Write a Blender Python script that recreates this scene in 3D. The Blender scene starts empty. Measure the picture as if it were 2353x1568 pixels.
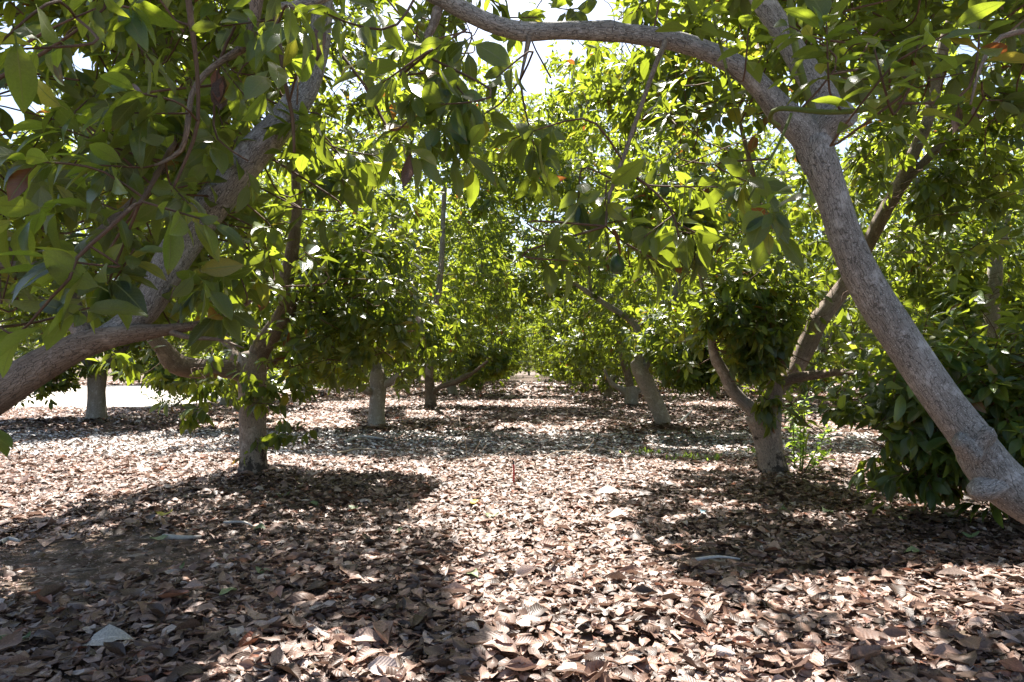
import bpy, math, random
import numpy as np
from mathutils import Vector, Matrix
S = bpy.context.scene
C = S.collection
rng = np.random.default_rng(7)
random.seed(7)

# ------------------------------------------------------------------ camera, sky, sun, exposure
FPX, CX, CY = 1568.7, 1176.5, 784.0          # the photograph read on a 2353 x 1568 grid
CAM_H = 1.25
PITCH = math.atan(61 / FPX)
YAW = math.atan(39 / FPX)                    # the aisle runs along +Y, the lens looks a little left of it
cam_d = bpy.data.cameras.new('camera')
cam = bpy.data.objects.new('camera', cam_d)
C.objects.link(cam)
cam_d.sensor_width = 36.0
cam_d.lens = 24.0
cam_d.clip_start = 0.05
cam_d.clip_end = 2000
cam.location = (0, 0, CAM_H)
cam.rotation_euler = (math.pi / 2 + PITCH, 0, YAW)
S.camera = cam
SUN_EL, SUN_AZ = math.radians(60), math.radians(-8)
SUN = np.array([math.sin(SUN_AZ) * math.cos(SUN_EL), math.cos(SUN_AZ) * math.cos(SUN_EL), math.sin(SUN_EL)])
w = bpy.data.worlds.new('World')
S.world = w
w.use_nodes = True
nt = w.node_tree
sky = nt.nodes.new('ShaderNodeTexSky')
sky.sky_type = 'NISHITA'
sky.sun_disc = False
sky.sun_elevation = SUN_EL
sky.sun_rotation = SUN_AZ
sky.air_density = 1.0
sky.dust_density = 2.0
bg = nt.nodes['Background']
bg.inputs['Strength'].default_value = 0.075
nt.links.new(sky.outputs[0], bg.inputs['Color'])
sl = bpy.data.lights.new('sun', 'SUN')
sl.energy = 5.0
sl.angle = math.radians(0.53)
sl.color = (1.0, 0.95, 0.88)
so = bpy.data.objects.new('sun', sl)
C.objects.link(so)
so.rotation_euler = Vector(SUN).to_track_quat('Z', 'Y').to_euler()
so.location = tuple(SUN * 60)
S.view_settings.view_transform = 'Standard'
S.view_settings.look = 'None'
S.view_settings.gamma = 1
S.view_settings.use_curve_mapping = False
S.view_settings.exposure = 1.95
S.render.engine = 'CYCLES'
cy = S.cycles
cy.max_bounces = 8
cy.diffuse_bounces = 5
cy.glossy_bounces = 2
cy.transmission_bounces = 6
cy.transparent_max_bounces = 2
cy.sample_clamp_indirect = 6
cy.use_denoising = True
cy.caustics_reflective = False
cy.caustics_refractive = False

# ------------------------------------------------------------------ where things stand
_cr, _sr = math.cos(YAW), math.sin(YAW)
_cp, _sp = math.cos(PITCH), math.sin(PITCH)
FWD = np.array([-_sr * _cp, _cr * _cp, _sp])
RGT = np.array([_cr, _sr, 0.0])
UPV = np.cross(RGT, FWD)
EYE = np.array([0, 0, CAM_H])

def ray(px, py):
    return FWD + RGT * ((px - CX) / FPX) - UPV * ((py - CY) / FPX)

def at(px, py, d):
    """the point seen at a reading of the photograph, d metres down the rows"""
    r = ray(px, py)
    return EYE + r * (d / r[1])

def gnd(px, py):
    r = ray(px, py)
    return EYE + r * (-CAM_H / r[2])

def project(p):
    q = p - EYE
    z = q @ FWD
    zz = np.where(z > 0.05, z, 0.05)
    return np.stack([CX + FPX * (q @ RGT) / zz, CY - FPX * (q @ UPV) / zz], -1), z

def inpoly(pts, poly):
    x, y = pts[:, 0], pts[:, 1]
    res = np.zeros(len(pts), bool)
    n = len(poly)
    for i in range(n):
        x0, y0 = poly[i]
        x1, y1 = poly[(i + 1) % n]
        c = ((y0 > y) != (y1 > y)) & (x < (x1 - x0) * (y - y0) / ((y1 - y0) or 1e-9) + x0)
        res ^= c
    return res

TRUNKS = [gnd(*q) for q in [(582, 1099), (1778, 1096), (866, 982), (1527, 982), (221, 967), (990, 936), (1450, 934)]]
def bank(x, y):
    """leaves and soil pile up round the trunk bases"""
    z = 0.0
    for c in TRUNKS:
        z = z + .06 * np.exp(-((x - c[0]) ** 2 + (y - c[1]) ** 2) / .22)
    return z

def hgt(x, y):
    """gentle unevenness of the orchard floor"""
    return (0.018 * np.sin(1.3 * x + 0.7 * y) + 0.014 * np.sin(2.9 * x - 1.9 * y + 1) + 0.010 * np.sin(5.1 * x + 4.3 * y + 2)
            + 0.007 * np.sin(-7.7 * x + 8.9 * y)) * np.clip(1 - np.hypot(x, y) / 60, 0, 1) + bank(x, y)

# patches of the floor the sun reaches (the canopy is open above them)
SUNNY_PX = [
    [(-300, 1052), (300, 1050), (540, 1048), (1000, 1062), (1500, 1062), (1735, 1085), (1560, 1088), (1440, 1120), (1310, 1165), (1290, 1200),
     (1350, 1235), (1480, 1270), (1540, 1320), (1650, 1360), (1740, 1420), (1760, 1490), (1900, 1560), (2100, 1700), (1080, 1700), (1090, 1568),
     (1130, 1490), (1030, 1420), (1045, 1330), (1060, 1260), (975, 1220), (945, 1170), (1045, 1105), (900, 1088), (640, 1082),
     (530, 1092), (330, 1135), (130, 1185), (-300, 1240)],
    [(1690, 1345), (1850, 1315), (2100, 1322), (2600, 1315), (2700, 1420), (2353, 1425), (2000, 1435), (1760, 1390)],
    [(-200, 1300), (70, 1315), (75, 1345), (-200, 1385)],
    [(1830, 1045), (2250, 1045), (2250, 1088), (1830, 1075)],
    [(640, 955), (800, 950), (820, 985), (640, 985)],
    [(930, 945), (1480, 945), (1480, 965), (930, 965)],
    [(640, 880), (1480, 880), (1480, 893), (640, 893)],
]
SUNNY = [[tuple(gnd(a, b)[:2]) for a, b in p] for p in SUNNY_PX]
# openings in the leaf roof where the sky shows
GAPS = [
    [(1185, 80), (1215, 95), (1245, 85), (1245, 130), (1240, 160), (1255, 190), (1240, 208), (1205, 212), (1185, 195), (1200, 150), (1195, 110)],
    [(1905, 320), (1945, 300), (1960, 310), (1935, 345), (1930, 375), (1940, 395), (1915, 400), (1900, 385), (1890, 350)],
    [(2200, 75), (2225, 60), (2245, 95), (2240, 130), (2205, 140)],
    [(1090, 62), (1130, 82), (1160, 105), (1110, 100)],
    [(1320, 0), (1400, -5), (1390, 30), (1330, 30)],
    [(40, 100), (70, 95), (60, 125), (35, 130)], [(170, 110), (205, 120), (200, 150), (165, 170), (160, 140)],
    [(0, 200), (60, 215), (130, 230), (60, 245), (20, 290), (-5, 260)], [(80, 120), (105, 125), (95, 145)],
]

def open_to_sun(p):
    t = p[:, 2] / SUN[2]
    g = np.stack([p[:, 0] - SUN[0] * t, p[:, 1] - SUN[1] * t], -1)
    m = np.zeros(len(p), bool)
    for poly in SUNNY:
        m |= inpoly(g, poly)
    return m

def in_gap(p, near=False):
    uv, z = project(p)
    m = np.zeros(len(p), bool)
    for poly in GAPS:
        m |= inpoly(uv, poly)
    return m & (z > 0.3)

# limbs and trunks that stay in view: (reading of the limb, half width, depth); hardly any leaf grows in front of them
CLEAR = [
    ([(2500, 1230), (2260, 1080), (2150, 910), (1985, 670), (1905, 450), (1870, 340), (1890, 270)], 62, 3.55, .93),
    ([(1870, 340), (1800, 255), (1690, 150), (1500, 80), (1200, 65), (1050, 15)], 40, 3.5, .92),
    ([(1890, 240), (1830, 130), (1740, 0)], 34, 3.5, .8),
    ([(-40, 920), (100, 830), (200, 790), (300, 765), (400, 757)], 50, 3.2, .9),
    ([(390, 600), (450, 520), (590, 345), (650, 280), (715, 180)], 45, 3.4, .9),
    ([(582, 1100), (580, 900)], 42, 7.8, .8), ([(582, 1000), (580, 850)], 40, 7.8, .1),
    ([(590, 820), (635, 750), (662, 700), (655, 650), (678, 530), (680, 400)], 26, 7.8, .85),
    ([(540, 850), (440, 845), (400, 830), (370, 800)], 24, 7.6, .6),
    ([(1775, 1100), (1758, 950)], 48, 7.9, .98), ([(1755, 950), (1700, 915), (1650, 840), (1640, 800)], 26, 7.9, .95), ([(1760, 950), (1775, 880)], 26, 7.8, .9),
    ([(1830, 850), (1880, 735), (1965, 620), (2065, 430), (2130, 280), (2170, 100)], 30, 8.0, .94),
    ([(2068, 430), (2180, 310), (2300, 245)], 14, 8.0, .8), ([(1800, 872), (1920, 856)], 16, 8.0, .9),
    ([(1527, 985), (1470, 850)], 34, 14.6, .96), ([(1465, 745), (1400, 705), (1310, 648)], 16, 14.3, .9),
    ([(866, 985), (868, 862)], 32, 14.6, .95), ([(990, 940), (985, 860)], 26, 22, .9), ([(1450, 935), (1450, 870)], 30, 22, .9), ([(1000, 890), (1080, 860)], 10, 22, .9),
    ([(1005, 690), (1018, 540), (1022, 440)], 13, 22, .85),
    ([(220, 970), (222, 890)], 30, 17, .92), ([(130, 915), (330, 915), (430, 908)], 17, 20, .6),
    ([(2278, 760), (2287, 600)], 17, 13, .9), ([(1170, 862), (1290, 862)], 14, 45, .9), ([(1120, 880), (1400, 880)], 10, 28, .9),
    ([(640, 915), (1750, 925)], 22, 22, .75), ([(640, 960), (1750, 965)], 22, 15, .9), ([(700, 900), (830, 900)], 16, 14, .7),
    ([(-100, 1010), (2000, 1010)], 40, 9, .97),
]
# masses of leaves the sun reaches: nothing grows on the sun's side of them (px, py, d, radius)
SUNLIT = [(790, 410, 3.85, .5), (960, 430, 3.4, .3), (1590, 330, 5.3, .75), (1480, 480, 5.6, .5), (1560, 780, 12.5, 1.0), (1130, 600, 20.5, 1.6), (1250, 560, 21, 1.5), (980, 760, 13, .8), (1250, 740, 27, 1.5), (1855, 1000, 7.9, .38), (900, 640, 9.5, .8), (300, 860, 11, .8), (2200, 520, 10, .9), (1400, 30, 5.0, .5), (1650, 60, 5.0, .5)]
SUNLIT = [(at(a, b, d), r) for a, b, d, r in SUNLIT]

def seg_dist(uv, path):
    best = np.full(len(uv), 1e9)
    for (a, b) in zip(path[:-1], path[1:]):
        a, b = np.array(a, float), np.array(b, float)
        ab = b - a
        t = np.clip(((uv - a) @ ab) / (ab @ ab), 0, 1)
        best = np.minimum(best, np.linalg.norm(uv - a - t[:, None] * ab, axis=1))
    return best

def kept(p, carve=True):
    """which of these points carry leaves"""
    uv, z = project(p)
    ok = np.ones(len(p), bool)
    for path, hw, d, pr in CLEAR:
        m = (p[:, 1] < d - .1) & (z > .2)
        if m.any():
            i = np.where(m)[0]
            i = i[seg_dist(uv[i], path) < hw]
            ok[i] &= rng.random(len(i)) > pr
    ok &= ~in_gap(p)
    if carve:
        ok &= ~open_to_sun(p) | (rng.random(len(p)) < .03)
        for c, r in SUNLIT:
            q = p - c
            a = q @ SUN
            ok &= ~((a > r * .9) & (np.linalg.norm(q - a[:, None] * SUN, axis=1) < r) & (rng.random(len(p)) < .985))
    return ok

# ------------------------------------------------------------------ materials
def new_mat(name):
    m = bpy.data.materials.new(name)
    m.use_nodes = True
    n = m.node_tree
    n.nodes.clear()
    return m, n, (lambda t, **k: _node(n, t, **k)), n.links.new

def _node(n, t, **k):
    x = n.nodes.new(t)
    for a, b in k.items():
        if a.startswith('i_'):
            x.inputs[a[2:].replace('_', ' ')].default_value = b
        else:
            setattr(x, a, b)
    return x

def ramp(n, stops, interp='LINEAR'):
    r = n.nodes.new('ShaderNodeValToRGB')
    e = r.color_ramp
    e.interpolation = interp
    while len(e.elements) < len(stops):
        e.elements.new(0.5)
    for el, (p, c) in zip(e.elements, stops):
        el.position = p
        el.color = (*c, 1)
    return r

def leaf_material(name, top, under, trans, trans_share=0.5, odd=True, rough=0.33):
    m, n, N, L = new_mat(name)
    out = N('ShaderNodeOutputMaterial')
    geo = N('ShaderNodeNewGeometry')
    oi = N('ShaderNodeObjectInfo')
    add = N('ShaderNodeMath', operation='ADD')
    L(geo.outputs['Random Per Island'], add.inputs[0])
    L(oi.outputs['Random'], add.inputs[1])
    fr = N('ShaderNodeMath', operation='FRACT')
    L(add.outputs[0], fr.inputs[0])
    uv = N('ShaderNodeAttribute', attribute_name='lf')
    sep = N('ShaderNodeSeparateXYZ')
    L(uv.outputs['Vector'], sep.inputs[0])
    ab = N('ShaderNodeMath', operation='ABSOLUTE')
    L(sep.outputs[0], ab.inputs[0])
    rib = N('ShaderNodeMapRange')
    rib.inputs['From Min'].default_value = 0.03
    rib.inputs['From Max'].default_value = 0.09
    rib.inputs['To Min'].default_value = 1
    rib.inputs['To Max'].default_value = 0
    L(ab.outputs[0], rib.inputs['Value'])
    # side veins: v - 0.45|u| repeated along the blade
    vm = N('ShaderNodeMath', operation='MULTIPLY_ADD')
    L(ab.outputs[0], vm.inputs[0])
    vm.inputs[1].default_value = -0.22
    L(sep.outputs[1], vm.inputs[2])
    sn = N('ShaderNodeMath', operation='MULTIPLY')
    L(vm.outputs[0], sn.inputs[0])
    sn.inputs[1].default_value = 62.0
    si = N('ShaderNodeMath', operation='SINE')
    L(sn.outputs[0], si.inputs[0])
    ve = N('ShaderNodeMapRange')
    ve.inputs['From Min'].default_value = 0.86
    ve.inputs['From Max'].default_value = 1.0
    ve.inputs['To Max'].default_value = 0.35
    L(si.outputs[0], ve.inputs['Value'])
    mx = N('ShaderNodeMath', operation='MAXIMUM')
    L(rib.outputs[0], mx.inputs[0])
    L(ve.outputs[0], mx.inputs[1])

    def tinted(stops):
        return ramp(n, stops)
    def sc(c, k):
        return tuple(min(1, x * k) for x in c)
    if odd:
        top_s = [(0, sc(top, .65)), (.45, top), (.8, sc(top, 1.5)), (.93, (top[0] * 2.6, top[1] * 2.1, top[2] * 1.3)), (.985, (.16, .19, .03)), (.993, (.13, .055, .022))]
        und_s = [(0, sc(under, .8)), (.5, under), (.93, sc(under, 1.3)), (.985, (.25, .26, .06)), (.993, (.2, .09, .04))]
        trn_s = [(0, sc(trans, .6)), (.45, trans), (.9, sc(trans, 1.25)), (.985, (.55, .50, .05)), (.993, (.3, .08, .02))]
    else:
        top_s = [(0, sc(top, .8)), (1, sc(top, 1.4))]
        und_s = [(0, sc(under, .8)), (1, sc(under, 1.3))]
        trn_s = [(0, sc(trans, .8)), (1, sc(trans, 1.2))]
    rt, ru, rr = tinted(top_s), tinted(und_s), tinted(trn_s)
    for r in (rt, ru, rr):
        L(fr.outputs[0], r.inputs[0])
    side = N('ShaderNodeMix', data_type='RGBA')
    L(geo.outputs['Backfacing'], side.inputs[0])
    L(rt.outputs[0], side.inputs[6])
    L(ru.outputs[0], side.inputs[7])
    # blotches
    tc = N('ShaderNodeTexCoord')
    no = N('ShaderNodeTexNoise', i_Scale=38.0, i_Detail=2.0)
    L(tc.outputs['Object'], no.inputs['Vector'])
    nr = N('ShaderNodeMapRange')
    nr.inputs['To Min'].default_value = 0.72
    nr.inputs['To Max'].default_value = 1.28
    L(no.outputs['Fac'], nr.inputs['Value'])
    mu = N('ShaderNodeMix', data_type='RGBA', blend_type='MULTIPLY')
    mu.inputs[0].default_value = 1.0
    L(side.outputs[2], mu.inputs[6])
    L(nr.outputs[0], mu.inputs[7])
    vein = N('ShaderNodeMix', data_type='RGBA')
    L(mx.outputs[0], vein.inputs[0])
    L(mu.outputs[2], vein.inputs[6])
    vein.inputs[7].default_value = (under[0] * 2.1, under[1] * 1.9, under[2] * 1.5, 1)
    tipn = N('ShaderNodeMath', operation='MULTIPLY_ADD')       # browned tips on some leaves
    f7 = N('ShaderNodeMath', operation='MULTIPLY')
    L(fr.outputs[0], f7.inputs[0])
    f7.inputs[1].default_value = 17.3
    f8 = N('ShaderNodeMath', operation='FRACT')
    L(f7.outputs[0], f8.inputs[0])
    L(f8.outputs[0], tipn.inputs[0])
    tipn.inputs[1].default_value = 0.22
    L(sep.outputs[1], tipn.inputs[2])
    tipr = N('ShaderNodeMapRange')
    tipr.inputs['From Min'].default_value = 1.08
    tipr.inputs['From Max'].default_value = 1.13
    L(tipn.outputs[0], tipr.inputs['Value'])
    tipm = N('ShaderNodeMix', data_type='RGBA')
    L(tipr.outputs[0], tipm.inputs[0])
    L(vein.outputs[2], tipm.inputs[6])
    tipm.inputs[7].default_value = (.12, .06, .03, 1)
    vein = tipm
    p = N('ShaderNodeBsdfPrincipled')
    L(vein.outputs[2], p.inputs['Base Color'])
    ro = N('ShaderNodeMapRange')
    ro.inputs['To Min'].default_value = rough
    ro.inputs['To Max'].default_value = 0.65
    L(geo.outputs['Backfacing'], ro.inputs['Value'])
    L(ro.outputs[0], p.inputs['Roughness'])
    p.inputs['Specular IOR Level'].default_value = 0.6
    bmp = N('ShaderNodeBump')
    bmp.inputs['Strength'].default_value = 0.35
    bmp.inputs['Distance'].default_value = 0.004
    L(mx.outputs[0], bmp.inputs['Height'])
    L(bmp.outputs[0], p.inputs['Normal'])
    tr = N('ShaderNodeBsdfTranslucent')
    tm = N('ShaderNodeMix', data_type='RGBA', blend_type='MULTIPLY')
    tm.inputs[0].default_value = 1.0
    L(rr.outputs[0], tm.inputs[6])
    L(nr.outputs[0], tm.inputs[7])
    tv = N('ShaderNodeMix', data_type='RGBA', blend_type='MIX')
    L(mx.outputs[0], tv.inputs[0])
    L(tm.outputs[2], tv.inputs[6])
    tv.inputs[7].default_value = (trans[0] * .6, trans[1] * .6, trans[2] * .6, 1)
    L(tv.outputs[2], tr.inputs['Color'])
    ms = N('ShaderNodeMixShader')
    ms.inputs[0].default_value = trans_share
    L(p.outputs[0], ms.inputs[1])
    L(tr.outputs[0], ms.inputs[2])
    L(ms.outputs[0], out.inputs['Surface'])
    return m

M_LEAF = leaf_material('avocado_leaf', (.030, .066, .024), (.085, .108, .045), (.37, .455, .03), .43)
M_YOUNG = leaf_material('young_leaf', (.10, .19, .03), (.17, .23, .08), (.42, .58, .06), odd=False)

def litter_material(name, stops, rough=0.5, trans=0.24):
    m, n, N, L = new_mat(name)
    out = N('ShaderNodeOutputMaterial')
    geo = N('ShaderNodeNewGeometry')
    oi = N('ShaderNodeObjectInfo')
    add = N('ShaderNodeMath', operation='ADD')
    L(geo.outputs['Random Per Island'], add.inputs[0])
    L(oi.outputs['Random'], add.inputs[1])
    fr = N('ShaderNodeMath', operation='FRACT')
    L(add.outputs[0], fr.inputs[0])
    r = ramp(n, stops)
    L(fr.outputs[0], r.inputs[0])
    uv = N('ShaderNodeAttribute', attribute_name='lf')
    sep = N('ShaderNodeSeparateXYZ')
    L(uv.outputs['Vector'], sep.inputs[0])
    ab = N('ShaderNodeMath', operation='ABSOLUTE')
    L(sep.outputs[0], ab.inputs[0])
    rib = N('ShaderNodeMapRange')
    rib.inputs['From Min'].default_value = 0.03
    rib.inputs['From Max'].default_value = 0.10
    rib.inputs['To Min'].default_value = 1.35
    rib.inputs['To Max'].default_value = 1.0
    L(ab.outputs[0], rib.inputs['Value'])
    vm = N('ShaderNodeMath', operation='MULTIPLY_ADD')
    L(ab.outputs[0], vm.inputs[0])
    vm.inputs[1].default_value = -0.22
    L(sep.outputs[1], vm.inputs[2])
    sn = N('ShaderNodeMath', operation='MULTIPLY')
    L(vm.outputs[0], sn.inputs[0])
    sn.inputs[1].default_value = 62.0
    si = N('ShaderNodeMath', operation='SINE')
    L(sn.outputs[0], si.inputs[0])
    tc = N('ShaderNodeTexCoord')
    no = N('ShaderNodeTexNoise', i_Scale=26.0, i_Detail=4.0, i_Roughness=0.6)
    L(tc.outputs['Object'], no.inputs['Vector'])
    nr = N('ShaderNodeMapRange')
    nr.inputs['From Min'].default_value = 0.3
    nr.inputs['From Max'].default_value = 0.7
    nr.inputs['To Min'].default_value = 0.62
    nr.inputs['To Max'].default_value = 1.3
    L(no.outputs['Fac'], nr.inputs['Value'])
    k = N('ShaderNodeMath', operation='MULTIPLY')
    L(rib.outputs[0], k.inputs[0])
    L(nr.outputs[0], k.inputs[1])
    bk = N('ShaderNodeMapRange')           # undersides are paler
    bk.inputs['To Min'].default_value = 1.0
    bk.inputs['To Max'].default_value = 1.25
    L(geo.outputs['Backfacing'], bk.inputs['Value'])
    k2 = N('ShaderNodeMath', operation='MULTIPLY')
    L(k.outputs[0], k2.inputs[0])
    L(bk.outputs[0], k2.inputs[1])
    mu = N('ShaderNodeMix', data_type='RGBA', blend_type='MULTIPLY')
    mu.inputs[0].default_value = 1.0
    L(r.outputs[0], mu.inputs[6])
    L(k2.outputs[0], mu.inputs[7])
    p = N('ShaderNodeBsdfPrincipled')
    L(mu.outputs[2], p.inputs['Base Color'])
    p.inputs['Roughness'].default_value = rough
    p.inputs['Specular IOR Level'].default_value = 0.5
    bmp = N('ShaderNodeBump')
    bmp.inputs['Strength'].default_value = 0.2
    bmp.inputs['Distance'].default_value = 0.003
    L(si.outputs[0], bmp.inputs['Height'])
    L(bmp.outputs[0], p.inputs['Normal'])
    tr = N('ShaderNodeBsdfTranslucent')
    L(mu.outputs[2], tr.inputs['Color'])
    ms = N('ShaderNodeMixShader')
    ms.inputs[0].default_value = trans
    L(p.outputs[0], ms.inputs[1])
    L(tr.outputs[0], ms.inputs[2])
    L(ms.outputs[0], out.inputs['Surface'])
    return m

M_DEAD = litter_material('dry_leaf', [(0, (.042, .025, .017)), (.25, (.10, .061, .044)), (.5, (.20, .118, .085)), (.7, (.275, .175, .132)), (.87, (.345, .245, .20)),
                                      (.945, (.44, .37, .33)), (.97, (.26, .12, .075)), (1, (.19, .07, .04))])
M_PALE = litter_material('pale_leaf', [(0, (.42, .38, .34)), (1, (.58, .55, .50))])
M_FGREEN = litter_material('fallen_green_leaf', [(0, (.10, .15, .06)), (1, (.20, .25, .11))])
M_FYELLOW = litter_material('fallen_yellow_leaf', [(0, (.50, .42, .05)), (1, (.6, .5, .08))])
M_CHIP = litter_material('weathered_chip', [(0, (.20, .17, .15)), (.5, (.33, .30, .28)), (1, (.55, .53, .51))], trans=0.0)

def bark_material(name, dark, mid, pale, crack=1.0, speck=0.5, char=0.0):
    m, n, N, L = new_mat(name)
    out = N('ShaderNodeOutputMaterial')
    a = N('ShaderNodeAttribute', attribute_name='bk')
    def noise(sx, sz, scale, det=5.0, rough=0.6):
        mp = N('ShaderNodeVectorMath', operation='MULTIPLY')
        mp.inputs[1].default_value = (sx, sx, sz)
        L(a.outputs['Vector'], mp.inputs[0])
        x = N('ShaderNodeTexNoise', i_Scale=scale, i_Detail=det, i_Roughness=rough)
        L(mp.outputs[0], x.inputs['Vector'])
        return x, mp
    big, _ = noise(1, .5, 5.0, 4.0)
    streak, _ = noise(1, .16, 55.0, 6.0, 0.65)
    _, mpv = noise(1, .22, 1.0)
    wob = N('ShaderNodeTexNoise', i_Scale=18.0, i_Detail=3.0)
    L(a.outputs['Vector'], wob.inputs['Vector'])
    wadd = N('ShaderNodeVectorMath', operation='MULTIPLY_ADD')
    L(wob.outputs['Color'], wadd.inputs[0])
    wadd.inputs[1].default_value = (.02, .02, .02)
    L(mpv.outputs[0], wadd.inputs[2])
    vor = N('ShaderNodeTexVoronoi', feature='DISTANCE_TO_EDGE', i_Scale=95.0)
    L(wadd.outputs[0], vor.inputs['Vector'])
    cr = N('ShaderNodeMapRange')
    cr.inputs['From Min'].default_value = 0.0
    cr.inputs['From Max'].default_value = 0.07
    cr.inputs['To Min'].default_value = 1 - .75 * crack
    cr.inputs['To Max'].default_value = 1.0
    L(vor.outputs['Distance'], cr.inputs['Value'])
    rb = ramp(n, [(.25, dark), (.5, mid), (.75, pale)])
    mixv = N('ShaderNodeMath', operation='MULTIPLY_ADD')
    L(streak.outputs['Fac'], mixv.inputs[0])
    mixv.inputs[1].default_value = 0.55
    hb = N('ShaderNodeMath', operation='MULTIPLY')
    L(big.outputs['Fac'], hb.inputs[0])
    hb.inputs[1].default_value = 0.5
    L(hb.outputs[0], mixv.inputs[2])
    L(mixv.outputs[0], rb.inputs[0])
    mu = N('ShaderNodeMix', data_type='RGBA', blend_type='MULTIPLY')
    mu.inputs[0].default_value = 1.0
    L(rb.outputs[0], mu.inputs[6])
    L(cr.outputs[0], mu.inputs[7])
    # pale lenticels, wider than tall
    ls = N('ShaderNodeVectorMath', operation='MULTIPLY')
    ls.inputs[1].default_value = (70, 70, 110)
    L(a.outputs['Vector'], ls.inputs[0])
    lv = N('ShaderNodeTexVoronoi', feature='F1', i_Scale=1.0)
    L(ls.outputs[0], lv.inputs['Vector'])
    lm = N('ShaderNodeMapRange')
    lm.inputs['From Min'].default_value = 0.16
    lm.inputs['From Max'].default_value = 0.24
    lm.inputs['To Min'].default_value = speck
    lm.inputs['To Max'].default_value = 0.0
    L(lv.outputs['Distance'], lm.inputs['Value'])
    # lichen blotches
    li = N('ShaderNodeTexNoise', i_Scale=9.0, i_Detail=6.0, i_Roughness=0.7)
    L(a.outputs['Vector'], li.inputs['Vector'])
    lr = N('ShaderNodeMapRange')
    lr.inputs['From Min'].default_value = 0.54
    lr.inputs['From Max'].default_value = 0.64
    lr.inputs['To Max'].default_value = 0.6
    L(li.outputs['Fac'], lr.inputs['Value'])
    mxx = N('ShaderNodeMath', operation='MAXIMUM')
    L(lm.outputs[0], mxx.inputs[0])
    L(lr.outputs[0], mxx.inputs[1])
    fin = N('ShaderNodeMix', data_type='RGBA')
    L(mxx.outputs[0], fin.inputs[0])
    L(mu.outputs[2], fin.inputs[6])
    fin.inputs[7].default_value = (min(1, pale[0] * 1.35), min(1, pale[1] * 1.38), min(1, pale[2] * 1.42), 1)
    if char:
        sp = N('ShaderNodeSeparateXYZ')
        L(a.outputs['Vector'], sp.inputs[0])
        low = N('ShaderNodeMapRange')
        low.inputs['From Min'].default_value = .15
        low.inputs['From Max'].default_value = .75
        low.inputs['To Min'].default_value = char
        low.inputs['To Max'].default_value = 0.0
        L(sp.outputs[2], low.inputs['Value'])
        cn = N('ShaderNodeTexNoise', i_Scale=7.0, i_Detail=6.0, i_Roughness=0.7)
        L(a.outputs['Vector'], cn.inputs['Vector'])
        cm = N('ShaderNodeMath', operation='ADD')
        L(cn.outputs['Fac'], cm.inputs[0])
        L(low.outputs[0], cm.inputs[1])
        ct = N('ShaderNodeMapRange')
        ct.inputs['From Min'].default_value = .68
        ct.inputs['From Max'].default_value = .74
        ct.inputs['To Max'].default_value = .88
        L(cm.outputs[0], ct.inputs['Value'])
        f2 = N('ShaderNodeMix', data_type='RGBA')
        L(ct.outputs[0], f2.inputs[0])
        L(fin.outputs[2], f2.inputs[6])
        f2.inputs[7].default_value = (.028, .022, .018, 1)
        fin = f2
    p = N('ShaderNodeBsdfPrincipled')
    L(fin.outputs[2], p.inputs['Base Color'])
    p.inputs['Roughness'].default_value = 0.8
    p.inputs['Specular IOR Level'].default_value = 0.3
    hs = N('ShaderNodeMath', operation='MULTIPLY_ADD')
    L(streak.outputs['Fac'], hs.inputs[0])
    hs.inputs[1].default_value = 0.6
    L(cr.outputs[0], hs.inputs[2])
    bmp = N('ShaderNodeBump')
    bmp.inputs['Strength'].default_value = 0.7
    bmp.inputs['Distance'].default_value = 0.012
    L(hs.outputs[0], bmp.inputs['Height'])
    L(bmp.outputs[0], p.inputs['Normal'])
    L(p.outputs[0], out.inputs['Surface'])
    return m

M_BARK = bark_material('grey_bark', (.115, .103, .092), (.245, .228, .208), (.40, .38, .36), 0.9, 0.75)
M_BARKP = bark_material('pale_trunk_bark', (.17, .14, .11), (.34, .295, .25), (.47, .425, .37), 0.8, 0.35)
M_CHAR = bark_material('blackened_base_bark', (.14, .108, .085), (.31, .25, .20), (.43, .36, .30), 0.9, 0.35, 0.27)
M_BROWN = bark_material('brown_bark', (.09, .064, .045), (.20, .148, .11), (.32, .25, .195), 0.8, 0.4)
M_TWIG = bark_material('twig_bark', (.07, .04, .025), (.13, .075, .048), (.19, .125, .08), 0.3, 0.1)
M_SHOOT = bark_material('green_shoot', (.07, .10, .02), (.11, .14, .03), (.17, .20, .05), 0.0, 0.15)

def plain_material(name, col, rough=0.7, var=0.25, scale=30.0):
    m, n, N, L = new_mat(name)
    out = N('ShaderNodeOutputMaterial')
    tc = N('ShaderNodeTexCoord')
    no = N('ShaderNodeTexNoise', i_Scale=scale, i_Detail=5.0)
    L(tc.outputs['Object'], no.inputs['Vector'])
    r = ramp(n, [(.3, tuple(c * (1 - var) for c in col)), (.7, tuple(min(1, c * (1 + var)) for c in col))])
    L(no.outputs['Fac'], r.inputs[0])
    p = N('ShaderNodeBsdfPrincipled')
    L(r.outputs[0], p.inputs['Base Color'])
    p.inputs['Roughness'].default_value = rough
    b = N('ShaderNodeBump')
    b.inputs['Strength'].default_value = 0.3
    b.inputs['Distance'].default_value = 0.005
    L(no.outputs['Fac'], b.inputs['Height'])
    L(b.outputs[0], p.inputs['Normal'])
    L(p.outputs[0], out.inputs['Surface'])
    return m

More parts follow.
